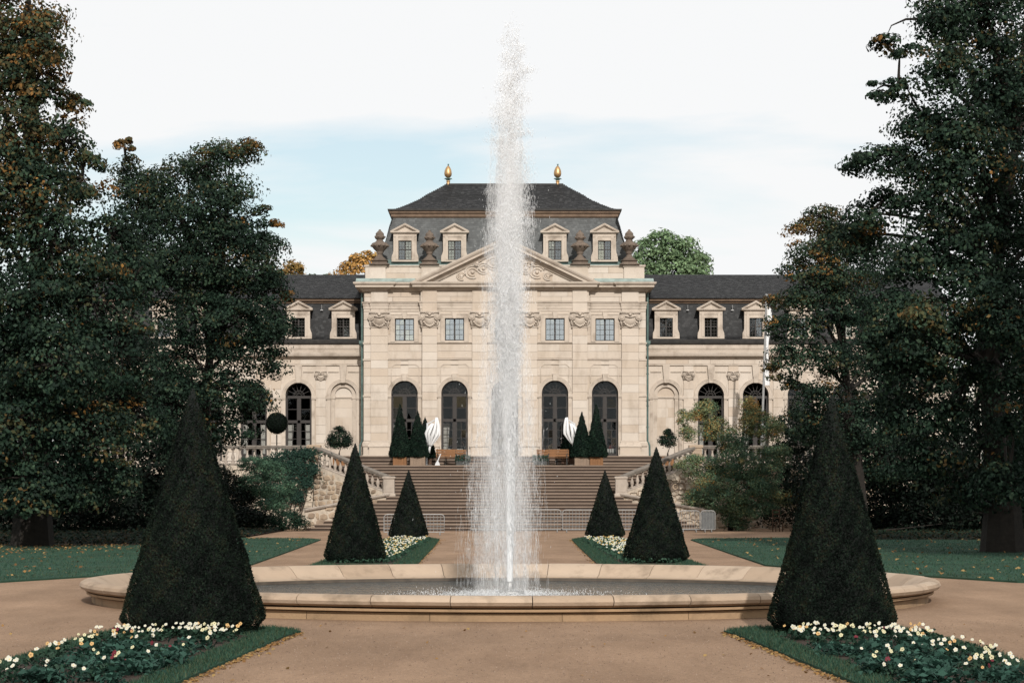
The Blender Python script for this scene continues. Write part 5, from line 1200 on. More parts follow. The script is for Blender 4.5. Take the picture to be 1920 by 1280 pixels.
# ------------------------------------------------------------------ guests at tables behind the terrace windows
def person_mesh():
    J = {'pel': (0, 0, .50), 'spi': (0, .02, .78), 'che': (0, .0, 1.0), 'nek': (0, -.02, 1.12), 'hed': (0, -.04, 1.22), 'top': (0, -.04, 1.33),
         'shl': (-.19, 0, 1.04), 'ell': (-.25, -.06, .78), 'wrl': (-.13, -.30, .80), 'hal': (-.10, -.37, .81), 'shr': (.19, 0, 1.04), 'elr': (.25, -.06, .78), 'wrr': (.12, -.28, .84), 'har': (.08, -.35, .88),
         'hil': (-.10, 0, .47), 'knl': (-.12, -.44, .48), 'anl': (-.12, -.44, .08), 'tol': (-.12, -.58, .03), 'hir': (.10, 0, .47), 'knr': (.12, -.44, .48), 'anr': (.12, -.44, .08), 'tor': (.12, -.58, .03)}
    RR = {'pel': .15, 'spi': .135, 'che': .15, 'nek': .06, 'hed': .085, 'top': .075, 'shl': .07, 'ell': .05, 'wrl': .035, 'hal': .04, 'shr': .07, 'elr': .05, 'wrr': .035, 'har': .04, 'hil': .10, 'knl': .07, 'anl': .045, 'tol': .04, 'hir': .10, 'knr': .07, 'anr': .045, 'tor': .04}
    E = [('pel', 'spi'), ('spi', 'che'), ('che', 'nek'), ('nek', 'hed'), ('hed', 'top'), ('che', 'shl'), ('shl', 'ell'), ('ell', 'wrl'), ('wrl', 'hal'), ('che', 'shr'), ('shr', 'elr'), ('elr', 'wrr'), ('wrr', 'har'), ('pel', 'hil'), ('hil', 'knl'), ('knl', 'anl'), ('anl', 'tol'), ('pel', 'hir'), ('hir', 'knr'), ('knr', 'anr'), ('anr', 'tor')]
    ks = list(J); me = bpy.data.meshes.new('body'); me.from_pydata([J[k] for k in ks], [(ks.index(a), ks.index(b)) for a, b in E], [])
    o = bpy.data.objects.new('body', me); COL.objects.link(o)
    md = o.modifiers.new('s', 'SKIN'); o.modifiers.new('d', 'SUBSURF').levels = 1
    for i, k in enumerate(ks):
        sv = me.skin_vertices[0].data[i]; sv.radius = (RR[k], RR[k] * (.8 if k in ('pel', 'spi', 'che') else 1)); sv.use_root = (k == 'pel')
    dg = bpy.context.evaluated_depsgraph_get(); out = bpy.data.meshes.new_from_object(o.evaluated_get(dg)); bpy.data.objects.remove(o); out.name = 'body'
    return out
BODY = person_mesh()
M['skin'] = material('skin', (.42, .25, .18), .6, .05, 20); M['hairb'] = material('brown hair', (.05, .028, .018), .7, .2, 40); M['hairr'] = material('auburn hair', (.16, .06, .03), .7, .2, 40); M['hairg'] = material('grey hair', (.3, .29, .28), .7, .2, 40)
CLOTH = {'navy': (.02, .025, .05), 'black': (.015, .015, .017), 'red': (.16, .03, .03), 'beige': (.35, .27, .18), 'grey': (.12, .12, .13)}
def person(u, Y, cloth, hair, rz, label):
    me = BODY.copy(); me.materials.clear()
    mc = material(cloth + ' clothing', CLOTH[cloth], .9, .1, 20)
    for m in (mc, M['skin']): me.materials.append(m)
    for p in me.polygons:
        c = p.center; p.material_index = 1 if (c.z > 1.10 or c.y < -.29 and c.z > .6) else 0
        p.use_smooth = True
    t = thing('person', label, 'person', (U(u, Y), Y, 3.5), 'guests seated at the window tables', rz=rz)
    put(me, 'body', t, (0, 0, -.12), local=True)
    hm = MB(); hm.lathe([(.095, -.05), (.108, .02), (.10, .07), (.065, .115), (0, .13)], (0, .0, 0), 12, 0); hm.blob((0, .05, -.04), .085, 8, sz=1.3)
    put(hm.mesh('hair', M[hair], True), 'hair', t, (0, -.015, 1.125), local=True)
    f = MB()
    for s in (-1, 1): f.blob((s * .033, -.125, 1.12), .011, 5)
    f.build('eyes', M['iron'], t, local=True); f = MB(); f.prism([(-.014, 1.075), (.014, 1.075), (0, 1.125)], -.15, -.115, 'y'); f.build('nose', M['skin'], t, local=True)
    ch = MB(); ch.box(-.2, .2, -.2, .22, .38, .42)
    for sx in (-1, 1):
        for sy in (-.18, .2): ch.box(sx * .18 - .02, sx * .18 + .02, sy - .02, sy + .02, -0.001, .38)
    ch.box(-.2, .2, .2, .235, .42, .95)
    tag(put(ch.mesh('chair', M['wooddark']), 'dining_chair', None, t.location, rz=rz), 'dark dining chair under the guest at u' if False else 'dark wooden dining chair holding the %s' % label.split(' seated')[0].replace('person in', 'guest in'), 'chair', 'dining chairs behind the windows')
def dining_table(u, Y, label):
    t = thing('dining_table', label, 'table', (U(u, Y), Y, 3.5), 'dining tables behind the windows')
    mb = MB(); mb.box(-.42, .42, -.36, .36, .72, .75); n = 24
    mb.build('table_top', M['wooddark'], t, local=True); mb = MB(); mb.mould(-.43, .43, -.37, .37, [(.02, .50), (.01, .62), (.0, .755)]); mb.build('tablecloth', M['white'], t, local=True); MB().lathe([(.25, 0), (.25, .03), (.04, .06), (.04, .72)], (0, 0, 0), 10).build('pedestal', M['iron'], t, local=True)
    cu = MB(); cu.lathe([(.03, 0), (.045, .02), (.05, .09), (.045, .09), (.04, .03)], (-.12, -.15, .757), 10); cu.lathe([(.09, 0), (.10, .012), (0, .014)], (-.12, -.15, .756), 12); cu.build('cup', M['whitepaint'], t, local=True)
YP = 117.5
person(835, YP, 'navy', 'hairr', .9, 'person in navy seated on the left at the left window table'); person(871, YP, 'black', 'hairb', -.9, 'person in black seated on the right at the left window table')
person(1034, YP, 'beige', 'hairg', .9, 'person in beige seated on the left at the right window table'); person(1056, YP, 'black', 'hairb', -.9, 'person in black seated on the right at the right window table'); person(1150, YP, 'red', 'hairr', -.5, 'person in dark red seated alone behind the outer right window')
dining_table(853, YP - .15, 'white clothed dining table behind the window left of the jet'); dining_table(1045, YP - .15, 'white clothed dining table behind the window right of the jet'); dining_table(1139, YP - .2, 'white clothed dining table behind the outermost right terrace window')

# ------------------------------------------------------------------ crowd barriers, flagpole, chair
def barrier(u0_, u1_, Y, h, label, kind='grid', z0=0.0, rz=0.0):
    x0, x1 = U(u0_, Y), U(u1_, Y); Ln = x1 - x0
    t = thing('crowd_barrier', label, 'barrier', ((x0 + x1) / 2, Y, z0), 'steel crowd barriers in front of the stairs', rz=rz)
    r = .14; w = Ln / 2; fr = MB(); b = .14
    pts = [(-w, 0, b)] + [(-w, 0, h - r)] + [(-w + r - r * math.cos(a), 0, h - r + r * math.sin(a)) for a in np.linspace(.3, math.pi / 2, 4)] + [(w - r + r * math.sin(a), 0, h - r + r * math.cos(a)) for a in np.linspace(0, math.pi / 2 - .3, 4)] + [(w, 0, h - r), (w, 0, b), (-w, 0, b)]
    fr.tube(pts, .021, 6); fr.build('frame', M['galv'], t, local=True)
    if kind == 'grid':
        bm = MB()
        bm.tube([(-w, 0, h * .0 + b + .001)], .01) if False else None
        for k in range(1, 6): bm.tube([(-w, 0, b + (h - b) * k / 6), (w, 0, b + (h - b) * k / 6)], .010, 4)
        bm.build('cross_bars', M['galv'], t, local=True, kind='stuff')
        n = int(Ln / .145)
        vm = MB().tube([(0, .012, b), (0, .012, h)], .010, 4).mesh('bar', M['galv'])
        for k in range(1, n): put(vm, 'bar', t, (-w + Ln * k / n, 0, 0), local=True)
    else:
        n = int(Ln / .11); vm = MB().tube([(0, 0, b), (0, 0, h)], .009, 4).mesh('bar', M['galv'])
        for k in range(1, n): put(vm, 'bar', t, (-w + Ln * k / n, 0, 0), local=True)
    if kind == 'panel': MB().box(-w + .03, w - .03, .015, .03, b + .03, h - .05).build('panel', material('grey sheet panel', (.085, .088, .088), .7, .15, 4), t, local=True)
    for s in (-1, 1):
        ft = MB(); ft.tube([(s * (w - .18), -.30, .02), (s * (w - .18), -.12, .10), (s * (w - .18), 0, .16), (s * (w - .18), .12, .10), (s * (w - .18), .30, .02)], .02, 6); ft.build('foot', M['galv'], t, local=True)
barrier(720, 833, 90.0, V(964, 90), 'short grid crowd barrier behind the small left yew cone')
barrier(884, 966, 97.2, V(955, 97.2), 'grid crowd barrier seen through the falling water, left half')
barrier(969, 1052, 97.4, V(955, 97.4), 'grid crowd barrier seen through the falling water, right half')
barrier(1055, 1198, 97.0, V(955.5, 97), 'long grid crowd barrier behind the small right yew cone')
barrier(1201, 1270, 97.3, V(955, 97.3), 'grid crowd barrier behind the right middle yew cone')
barrier(1273, 1312, 97.6, V(957, 97.6), 'narrow upright bar crowd barrier right of the stairs', 'bars')
barrier(1314, 1341, 97.5, V(957, 97.5), 'grey panelled crowd barrier under the big shrub', 'panel')
fp = thing('flagpole', 'slim pale flagpole with a hanging white flag by the right trees', 'flagpole', (U(1427, 111), 111, ZT))
dx = U(1437, 111) - U(1427, 111)
MB().tube([(0, 0, 0), (dx, 0, V(556, 111) - ZT)], [.07, .05], 8).build('pole', M['galv'], fp, local=True); MB().blob((dx, 0, V(554, 111) - ZT), .09, 6).build('ball', M['galv'], fp, True, local=True)
mb = MB(); zt = V(578, 111) - ZT; zb = V(722, 111) - ZT; vs = []; nn = 16
for i in range(nn + 1):
    z = zt + (zb - zt) * i / nn
    for j in range(7):
        x = dx * (z / (V(556, 111) - ZT)) + .06 + .032 * j * (1 + .35 * math.sin(i * .5)) + (.03 * math.sin(i * .8)); vs.append((x, .10 * math.sin(j * 2.1 + i * .25), z))
mb.add(vs, [(i * 7 + j, i * 7 + j + 1, (i + 1) * 7 + j + 1, (i + 1) * 7 + j) for i in range(nn) for j in range(6)]); mb.build('flag', M['white'], fp, True, local=True)
ch = thing('wooden_chair', 'tall backed dark wooden chair against the shaded right wall', 'chair', (U(1458, 99.5), 99.5, 0), rz=.3)
for (x, y, h) in ((-.17, -.17, .42), (.17, -.17, .42), (-.17, .17, 1.05), (.17, .17, 1.05)): MB().box(x - .02, x + .02, y - .02, y + .02, 0, h).build('leg', M['wooddark'], ch, local=True)
MB().box(-.2, .2, -.2, .2, .42, .45).build('seat', M['wooddark'], ch, local=True)
for z in (.62, .80, .98): MB().box(-.15, .15, .16, .185, z, z + .05).build('back_slat', M['wooddark'], ch, local=True)

# ------------------------------------------------------------------ trees
DENSF, PERF = 1.15, 2.6
PAL = np.array([[.007, .0155, .0105], [.0155, .031, .0195], [.031, .053, .0315], [.048, .050, .023], [.085, .056, .022], [.17, .088, .027], [.30, .155, .042]])
def crown_points(lobes, Y, dens, rcl, aut_bias=0.0, inner=.5):
    """lobes: (u, v, ru, rv, dy, autumn) in photograph pixels at depth Y + dy -> clump centres with an autumn value"""
    LB = []
    for u, v, ru, rv, dy, au in lobes:
        y = Y + dy; LB.append((np.array([U(u, y), y, V(v, y)]), np.array([ru * y / F, .5 * (ru + rv) * y / F, rv * y / F]), au))
    C = []; A = []; D = []; RC = []
    for i, (c, r, au) in enumerate(LB):
        area = 4 * np.pi * ((r[0] * r[1]) ** 1.6 + (r[0] * r[2]) ** 1.6 + (r[1] * r[2]) ** 1.6) / 3
        area = 4 * np.pi * (((r[0] * r[1]) ** 1.6 + (r[0] * r[2]) ** 1.6 + (r[1] * r[2]) ** 1.6) / 3) ** (1 / 1.6)
        n = max(4, int(area * dens)); d = unit(RNG.normal(size=(n, 3))); rad = np.where(RNG.random(n) < .72, RNG.uniform(.78, 1.06, n), RNG.uniform(inner, .8, n))
        rm_ = float(np.mean(r)); rc = min(rcl * 1.3, .5 * rm_ if rm_ > 1.0 else .8 * rm_); p = c + d * np.maximum(r - rc * .35, r * .5) * rad[:, None]
        keep = np.ones(n, bool)
        for j, (c2, r2, _) in enumerate(LB):
            if j != i: keep &= (((p - c2) / r2) ** 2).sum(1) > .42
        keep &= p[:, 2] > .06
        p = p[keep]; C.append(p); A.append(np.full(len(p), au)); D.append(d[keep]); RC.append(np.full(len(p), rc))
    return LB, np.concatenate(C), np.concatenate(A), np.concatenate(D), np.concatenate(RC)
def foliage(C, A, D, per, rcl, size, pal=PAL, flat=.42, bright=1.0, spot=.03):
    n = len(C); k = per
    cc = np.repeat(C, k, 0); dd = np.repeat(D, k, 0); au = np.repeat(np.clip(A + RNG.normal(0, .16, n) + np.where(RNG.random(n) < spot, .5, 0), 0, 1), k)
    rs = np.repeat(rcl * RNG.uniform(.6, 1.35, n), k)[:, None]
    q = RNG.normal(size=(n * k, 3)); q = unit(q) * (RNG.random((n * k, 1)) ** .28)
    q[:, 2] *= flat; q[:, 2] -= .22 * (q[:, 0] ** 2 + q[:, 1] ** 2)
    tilt = q + 0; tilt[:, 2] += .25 * (q * dd).sum(1) * -1
    p = cc + tilt * rs
    nr = unit(np.stack([np.zeros(n * k), np.zeros(n * k), np.full(n * k, .40)], 1) + q * np.array([1, 1, 1.9]) * 1.05 + dd * .40 + RNG.normal(0, .38, (n * k, 3)))
    s = size * .74 * RNG.uniform(.6, 1.35, n * k)
    t = np.clip(au + RNG.normal(0, .10, n * k), 0, .999) * (len(pal) - 2) + RNG.random(n * k) * 1.3
    idx = np.clip(t.astype(int), 0, len(pal) - 1)
    cols = pal[idx] * RNG.uniform(.7, 1.35, (n * k, 1)) * np.repeat(RNG.uniform(.75, 1.3, n), k)[:, None] * bright
    return leaf_quads(p, nr, s, .66), cols
def tree(name, label, Y, ut, lobes, trunk_r, dens=1.5, rcl=.55, per=26, size=.17, group=None, cat='tree', pal=PAL, flat=.42, bright=1.0, spot=.03, zb=0.0, dyt=0.0, twigs=.5, fork=.35, inner=.5):
    yt = Y + dyt; base = Vector((U(ut, yt), yt, zb))
    t = thing(name, label, cat, base, group)
    twigs = min(.6, twigs / DENSF)
    LB, C, A, D, RC = crown_points(lobes, Y, dens * DENSF, rcl, inner=inner)
    q, cols = foliage(C, A, D, int(per * PERF), RC, size, pal, flat, bright, spot)
    o = scatter_mesh('crown', q, len(q), cols, M['leaf']); o.parent = t; o.matrix_parent_inverse = wmat(t).inverted()
    big = max((l for l in LB if np.mean(l[1]) > .55 * np.mean([np.mean(q_[1]) for q_ in LB])), key=lambda l: l[0][2]); cen = np.mean([l[0] for l in LB], 0); top = big[0][2]
    mb = MB(); tops = []
    hf = zb + (top - zb) * fork
    trunk = [base + Vector((0, 0, -.1)), base + Vector((.02 * trunk_r, 0, (hf - zb) * .3)), Vector((base.x * .85 + cen[0] * .15, base.y * .9 + cen[1] * .1, hf * .7 + zb * .3)), Vector((base.x * .65 + cen[0] * .35, base.y * .7 + cen[1] * .3, hf))]
    mb.tube(trunk, [trunk_r * 1.35, trunk_r, trunk_r * .82, trunk_r * .7], 9)
    lead = trunk[-1]; topp = Vector((big[0][0], big[0][1], top)); mb.tube([lead, lead.lerp(topp, .5) + Vector((.2, 0, 0)), topp], [trunk_r * .5, trunk_r * .24, trunk_r * .05], 7)
    for c, r, au in LB:
        e = Vector(c); f = min(1, max(0, (e.z - hf) / max(.1, top - hf) * .55)); s0 = lead.lerp(topp, f) if e.z > hf else trunk[2].lerp(trunk[3], .6)
        thin = 1.0
        if np.mean(r) < .75 * np.mean([np.mean(q_[1]) for q_ in LB]):
            o_ = [Vector(l[0]) for l in LB if np.mean(l[1]) > 1.15 * np.mean(r)]
            if o_: s0 = min(o_, key=lambda v_: (v_ - e).length); thin = .45
        m = s0.lerp(e, .5) + Vector((0, 0, .12 * (e - s0).length)); m2 = m.lerp(e, .55) + Vector((random.uniform(-.2, .2), random.uniform(-.2, .2), random.uniform(-.1, .25))); m = m + Vector((random.uniform(-.25, .25), random.uniform(-.25, .25), .1)); mb.tube([s0, m, m2, e], [trunk_r * .24 * thin, trunk_r * .15 * thin, trunk_r * .09 * thin, trunk_r * .03 * thin], 6)
        pts = C[(((C - c) / r) ** 2).sum(1) < 1.35]
        if len(pts):
            for p in pts[RNG.integers(0, len(pts), int(len(pts) * twigs))]:
                p = Vector(p); k = e.lerp(p, .5) + Vector((0, 0, .08)); mb.tube([e, k, p], [trunk_r * .07, trunk_r * .045, .008], 4, cap=False)
    mb.build('trunk', M['bark'], t)
    return t
# left, nearest: tall browning tree, top out of the frame
tree('autumn_tree', 'tallest browning tree at the left edge, crown reaching out of the frame', 70, 60, [
    (-60, -60, 110, 90, 2, .55), (50, -90, 85, 80, 0, .6), (25, 40, 95, 75, 0, .62), (30, 125, 80, 50, -1, .55), (95, 130, 32, 40, -1, .6), (85, 90, 40, 40, -2, .6), (75, 62, 50, 55, -1, .68), (-60, 120, 110, 100, 0, .5), (60, 175, 70, 55, -1, .55), (140, 200, 36, 34, 0, .62), (0, 255, 110, 80, -2, .48), (120, 265, 68, 55, 0, .45), (40, 355, 120, 80, -2, .34), (155, 335, 60, 62, 0, .36), (-50, 440, 110, 110, 0, .22), (100, 455, 110, 90, -2, .24), (205, 440, 60, 70, 1, .2), (30, 560, 120, 90, -3, .14), (170, 560, 100, 90, -1, .14), (250, 520, 60, 70, 1, .2),
    (-30, 680, 120, 100, -2, .08), (110, 680, 110, 90, -4, .10), (230, 660, 80, 90, -1, .10), (30, 800, 110, 90, -3, .07), (165, 800, 95, 80, -3, .08), (260, 780, 70, 70, 0, .08), (60, 895, 90, 60, -3, .06), (190, 890, 75, 50, -2, .07), (55, 930, 70, 45, -4, .05), (130, 925, 60, 35, -3, .05), (-60, 880, 90, 70, -2, .05)],
    .55, 1.75, .62, 27, .185, spot=.07)
tree('broad_maple', 'green broadleaf tree left of the orangery with an orange sprig near its top', 85, 375, [
    (432, 285, 58, 36, 0, .42), (385, 310, 56, 44, -1, .3), (390, 385, 70, 56, -2, .18), (440, 350, 44, 40, -1, .2), (420, 450, 70, 56, -2, .1), (470, 510, 58, 46, -2, .08), (340, 490, 80, 60, -1, .1), (440, 600, 70, 50, -3, .05), (320, 420, 60, 60, 0, .16), (490, 400, 22, 26, -1, .3), (468, 268, 26, 18, -1, .66), (350, 325, 62, 46, 0, .26), (300, 365, 60, 60, 1, .2), (415, 355, 62, 40, -1, .22), (445, 418, 40, 30, -1, .14), (345, 430, 75, 60, 0, .12), (470, 455, 46, 32, -1, .12), (400, 495, 80, 50, -2, .08), (505, 500, 32, 34, 0, .1), (512, 415, 22, 10, 0, .9), (538, 552, 16, 14, 0, .9), (300, 530, 80, 80, 1, .08), (480, 560, 62, 52, -1, .06), (385, 590, 80, 60, -2, .06), (520, 610, 34, 34, 0, .05), (450, 655, 70, 46, -2, .05), (330, 660, 80, 70, 0, .05), (515, 675, 30, 32, -1, .04), (425, 725, 74, 46, -2, .03), (330, 760, 80, 70, -1, .03), (470, 745, 42, 40, -1, .02), (430, 800, 62, 36, -1, .02), (350, 840, 70, 40, 0, .02), (224, 268, 15, 9, 0, .9), (240, 261, 13, 9, 1, .9), (248, 276, 12, 8, 0, .8), (236, 300, 20, 22, 1, .5), (255, 400, 50, 56, 2, .2), (262, 470, 50, 60, 2, .15), (500, 455, 36, 34, 0, .1), (512, 540, 34, 40, -1, .06), (505, 610, 40, 44, -1, .05), (270, 350, 46, 44, 2, .25), (240, 330, 34, 40, 2, .3)],
    .40, 2.0, .50, 26, .165, spot=.03)
# right, nearest
tree('dark_lime_tree', 'tallest dark green tree at the right edge with orange leaf patches', 62, 1880, [
    (1800, -70, 110, 90, 0, .12), (1930, -60, 120, 100, 2, .08), (1760, 35, 62, 55, -1, .16), (1850, 40, 90, 80, 0, .12), (1658, 78, 34, 22, -1, .26), (1700, 95, 30, 24, -1, .22), (1955, 120, 110, 110, 2, .04), (1765, 130, 70, 62, -2, .20), (1860, 170, 100, 80, 0, .08), (1642, 172, 26, 24, -1, .26), (1684, 165, 34, 30, -1, .22), (1735, 225, 62, 56, -1, .16), (1640, 290, 54, 30, -1, .20), (1596, 308, 34, 24, 0, .16), (1705, 300, 52, 48, -1, .18), (1830, 290, 100, 80, -1, .06), (1950, 280, 90, 110, 2, .02), (1745, 390, 82, 60, -2, .14), (1660, 375, 44, 34, 0, .06), (1860, 410, 90, 80, 0, .05), (1950, 470, 90, 110, 2, .02), (1700, 480, 70, 55, -2, .14), (1790, 500, 80, 70, -2, .08), (1890, 540, 90, 80, 0, .03),
    (1690, 575, 64, 52, -2, .12), (1730, 590, 34, 50, -4, .55), (1790, 610, 80, 60, -2, .08), (1660, 640, 62, 44, -2, .06), (1740, 690, 80, 50, -2, .04), (1880, 650, 60, 50, 0, .04), (1950, 680, 70, 110, 2, .02), (1690, 770, 80, 50, -1, .02), (1790, 780, 60, 46, -1, .03), (1940, 830, 80, 80, 2, .02), (1880, 840, 70, 56, 0, .02), (1740, 850, 80, 50, 0, .02), (1630, 400, 50, 44, 0, .12), (1605, 445, 54, 46, 1, .14), (1880, 600, 60, 56, -4, .03), (1935, 600, 60, 60, -4, .03), (1860, 555, 60, 46, -4, .05), (1690, 690, 70, 50, -2, .04), (1810, 240, 70, 60, -2, .1), (1770, 320, 66, 54, -2, .12), (1800, 440, 80, 60, -2, .06), (1730, 640, 80, 60, -3, .06), (1830, 700, 40, 40, -1, .04), (1900, 720, 50, 50, -3, .02), (1835, 910, 80, 46, 0, .02), (1890, 905, 60, 50, -5, .02), (1900, 790, 40, 50, -5, .03)],
    .5, 2.3, .56, 27, .165, spot=.05, twigs=.25, inner=.3)
tree('bronze_tree', 'bronze tipped tree between the orangery wing and the right edge tree', 90, 1610, [
    (1545, 405, 44, 32, 0, .62), (1505, 425, 32, 24, 0, .7), (1588, 440, 50, 45, 1, .35), (1530, 460, 55, 34, -1, .5), (1560, 450, 50, 50, 0, .35), (1545, 510, 60, 40, -1, .3), (1500, 500, 42, 30, 0, .42), (1580, 510, 60, 46, 0, .2), (1640, 480, 60, 60, 2, .1), (1500, 550, 50, 34, -1, .3), (1460, 560, 30, 20, 0, .5), (1570, 580, 65, 46, -1, .14), (1640, 590, 60, 70, 2, .06), (1720, 700, 70, 56, 4, .03), (1790, 740, 66, 56, 4, .02), (1700, 620, 60, 60, 4, .03), (1500, 610, 52, 34, -1, .16), (1490, 665, 46, 34, -1, .2), (1560, 670, 66, 44, -1, .08), (1480, 710, 26, 26, 0, .12), (1456, 612, 22, 34, -1, .35), (1450, 690, 18, 22, -1, .5), (1640, 700, 70, 70, 2, .03), (1540, 735, 54, 32, -1, .06), (1590, 790, 80, 60, 0, .03), (1520, 790, 40, 44, 0, .06), (1660, 850, 90, 60, 1, .02)],
    .36, 1.9, .5, 25, .17, spot=.06)
# darker trees filling the depth beyond, in the shade
PAL_SHADE = PAL.copy() * .42  # leaf palette darkened: deep canopy shade put into the colour
for (u, Y, lab, lb) in ((90, 96, 'dark shaded tree deep under the left edge canopy', [(40, 700, 130, 130, 0, .02), (190, 690, 110, 120, 0, .02), (310, 770, 90, 100, 0, .02), (100, 850, 150, 90, 0, .02), (270, 890, 100, 70, 0, .01), (-60, 840, 110, 120, 0, .01), (350, 920, 80, 60, 1, .01)]),
                        (1780, 96, 'dark shaded tree deep under the right edge canopy', [(1640, 830, 90, 100, 0, .02), (1760, 860, 110, 100, 0, .01), (1960, 800, 110, 150, 0, .01), (1985, 620, 90, 110, 0, .01), (1910, 640, 50, 60, 2, .01), (1560, 900, 70, 70, 2, .02), (1880, 920, 120, 80, 0, .01), (1700, 930, 80, 60, 1, .01)])):
    tree('shaded_tree', lab, Y, u, lb, .3, 1.25, .7, 22, .24, 'shaded trees behind the big side trees', pal=PAL_SHADE, spot=.0)
# understory reaching the ground in the shade
def bush(name, label, Y, lobes, dens=2.2, rcl=.4, per=22, size=.13, cat='shrub', pal=PAL, flat=.6, bright=1., spot=.02, group=None, ut=None, r=.06, zb=0.0, fork=.2, inner=.5):
    return tree(name, label, Y, ut if ut is not None else lobes[0][0], lobes, r, dens, rcl, per, size, group, cat, pal, flat, bright, spot, zb=zb, twigs=.25, fork=fork, inner=inner)
bush('undergrowth', 'shade-darkened undergrowth below the left edge trees', 93, [(20, 960, 90, 60, 0, 0), (150, 965, 90, 55, 0, 0), (280, 965, 80, 55, 1, 0), (-80, 960, 80, 70, 1, 0), (380, 965, 60, 50, 4, 0)], 1.3, .6, 22, .2, pal=PAL_SHADE * .8)
bush('undergrowth', 'shade-darkened undergrowth below the right edge trees', 93, [(1620, 970, 60, 40, 4, 0), (1730, 965, 80, 50, 2, 0), (1850, 960, 90, 60, 1, 0), (1970, 955, 90, 70, 1, 0)], 1.3, .6, 22, .2, pal=PAL_SHADE * .8)
bush('dark_shrub', 'shade-darkened shrub against the shaded wall left of the young slender tree', 103.5, [(440, 930, 34, 44, 0, 0), (415, 900, 34, 40, 1, 0), (400, 960, 40, 40, 0, 0), (455, 965, 22, 26, 0, 0), (470, 930, 20, 34, 1.5, 0)], 2.6, .4, 22, .15, pal=PAL_SHADE * .9)  # added over the lit wall, its dark leaves standing in for shade
bush('dark_shrub', 'shade-darkened shrub against the shaded wall right of the big bronze shrub', 103.5, [(1490, 950, 40, 40, 2.5, 0), (1540, 940, 50, 50, 0, 0), (1450, 965, 26, 24, 3, 0)], 2.4, .4, 22, .15, pal=PAL_SHADE * .9)
# tall tree standing just beside the view; its shade falls over the right lawn and trunk
tree('shade_tree', 'tall tree beside the right lawn casting shade across the grass', 44, U0 + (18.5 + .117) * F / 44, [(U0 + x * F / 44, V0 - (z - CZ) * F / 44, r * 91, r * 80, dy, .1) for x, z, r, dy in ((18, 10, 3.2, 0), (21, 11, 3.4, 1), (17.5, 14, 3.4, 1), (21, 16, 3.6, -1), (18.5, 19, 3.2, 0), (15.8, 11.5, 2.2, 0), (18, 13, 3, -3), (18, 13, 3, 3.5), (20, 20, 3, 2))], .45, .5, .9, 16, .38)
for (us, lab) in (((-60, 60, 180, 300, 400), 'shade-darkened undergrowth at the wall foot behind the left side trees'), ((1540, 1650, 1760, 1870, 1980), 'shade-darkened undergrowth at the wall foot behind the right side trees')):
    bush('undergrowth', lab, 101, [(u, 935 + 8 * (k % 2), 74, 62, .8 * (k % 3), 0) for k, u in enumerate(us)] + [(u + 50, 975, 60, 30, -1, 0) for u in us], 1.5, .6, 22, .2, pal=PAL_SHADE * .75)  # added dark growth hides the lit wall where deep shade belongs
# background trees beyond the roofs
OR = np.array([[.14, .12, .05], [.24, .155, .05], [.33, .18, .055], [.40, .23, .075], [.28, .14, .045]])
GR = np.array([[.11, .17, .09], [.15, .22, .115], [.19, .26, .14], [.24, .28, .15]])
tree('orange_tree', 'orange autumn tree rising behind the left wing roof next to the urn', 150, 665, [(668, 500, 30, 30, 0, .6), (690, 488, 20, 22, 0, .5), (650, 520, 26, 26, 0, .7), (640, 570, 60, 50, 0, .5), (700, 560, 40, 60, 0, .5)], .4, 1.6, .6, 20, .3, pal=OR, spot=.1)
tree('brown_tree', 'small olive brown tree top behind the left wing roof', 150, 548, [(545, 500, 24, 18, 0, .3), (530, 520, 30, 24, 0, .2), (560, 530, 24, 24, 0, .5), (545, 580, 60, 50, 0, .3)], .35, 1.6, .6, 20, .28, pal=OR * .8)
tree('distant_tree', 'distant small tree tops just above the left wing ridge', 170, 605, [(590, 518, 14, 8, 0, .2), (612, 519, 16, 7, 0, .3), (600, 560, 50, 45, 0, .2)], .3, 1.5, .6, 18, .3, pal=GR * .6)
tree('pale_green_tree', 'pale green tree rising behind the right wing roof', 150, 1255, [(1240, 452, 34, 28, 0, .2), (1275, 470, 38, 32, 0, .3), (1305, 485, 26, 18, 0, .4), (1215, 480, 34, 34, 0, .2), (1262, 505, 60, 30, 0, .3), (1315, 505, 20, 14, 0, .4), (1250, 570, 70, 60, 0, .3)], .4, 1.5, .6, 22, .30, pal=GR, flat=.7)
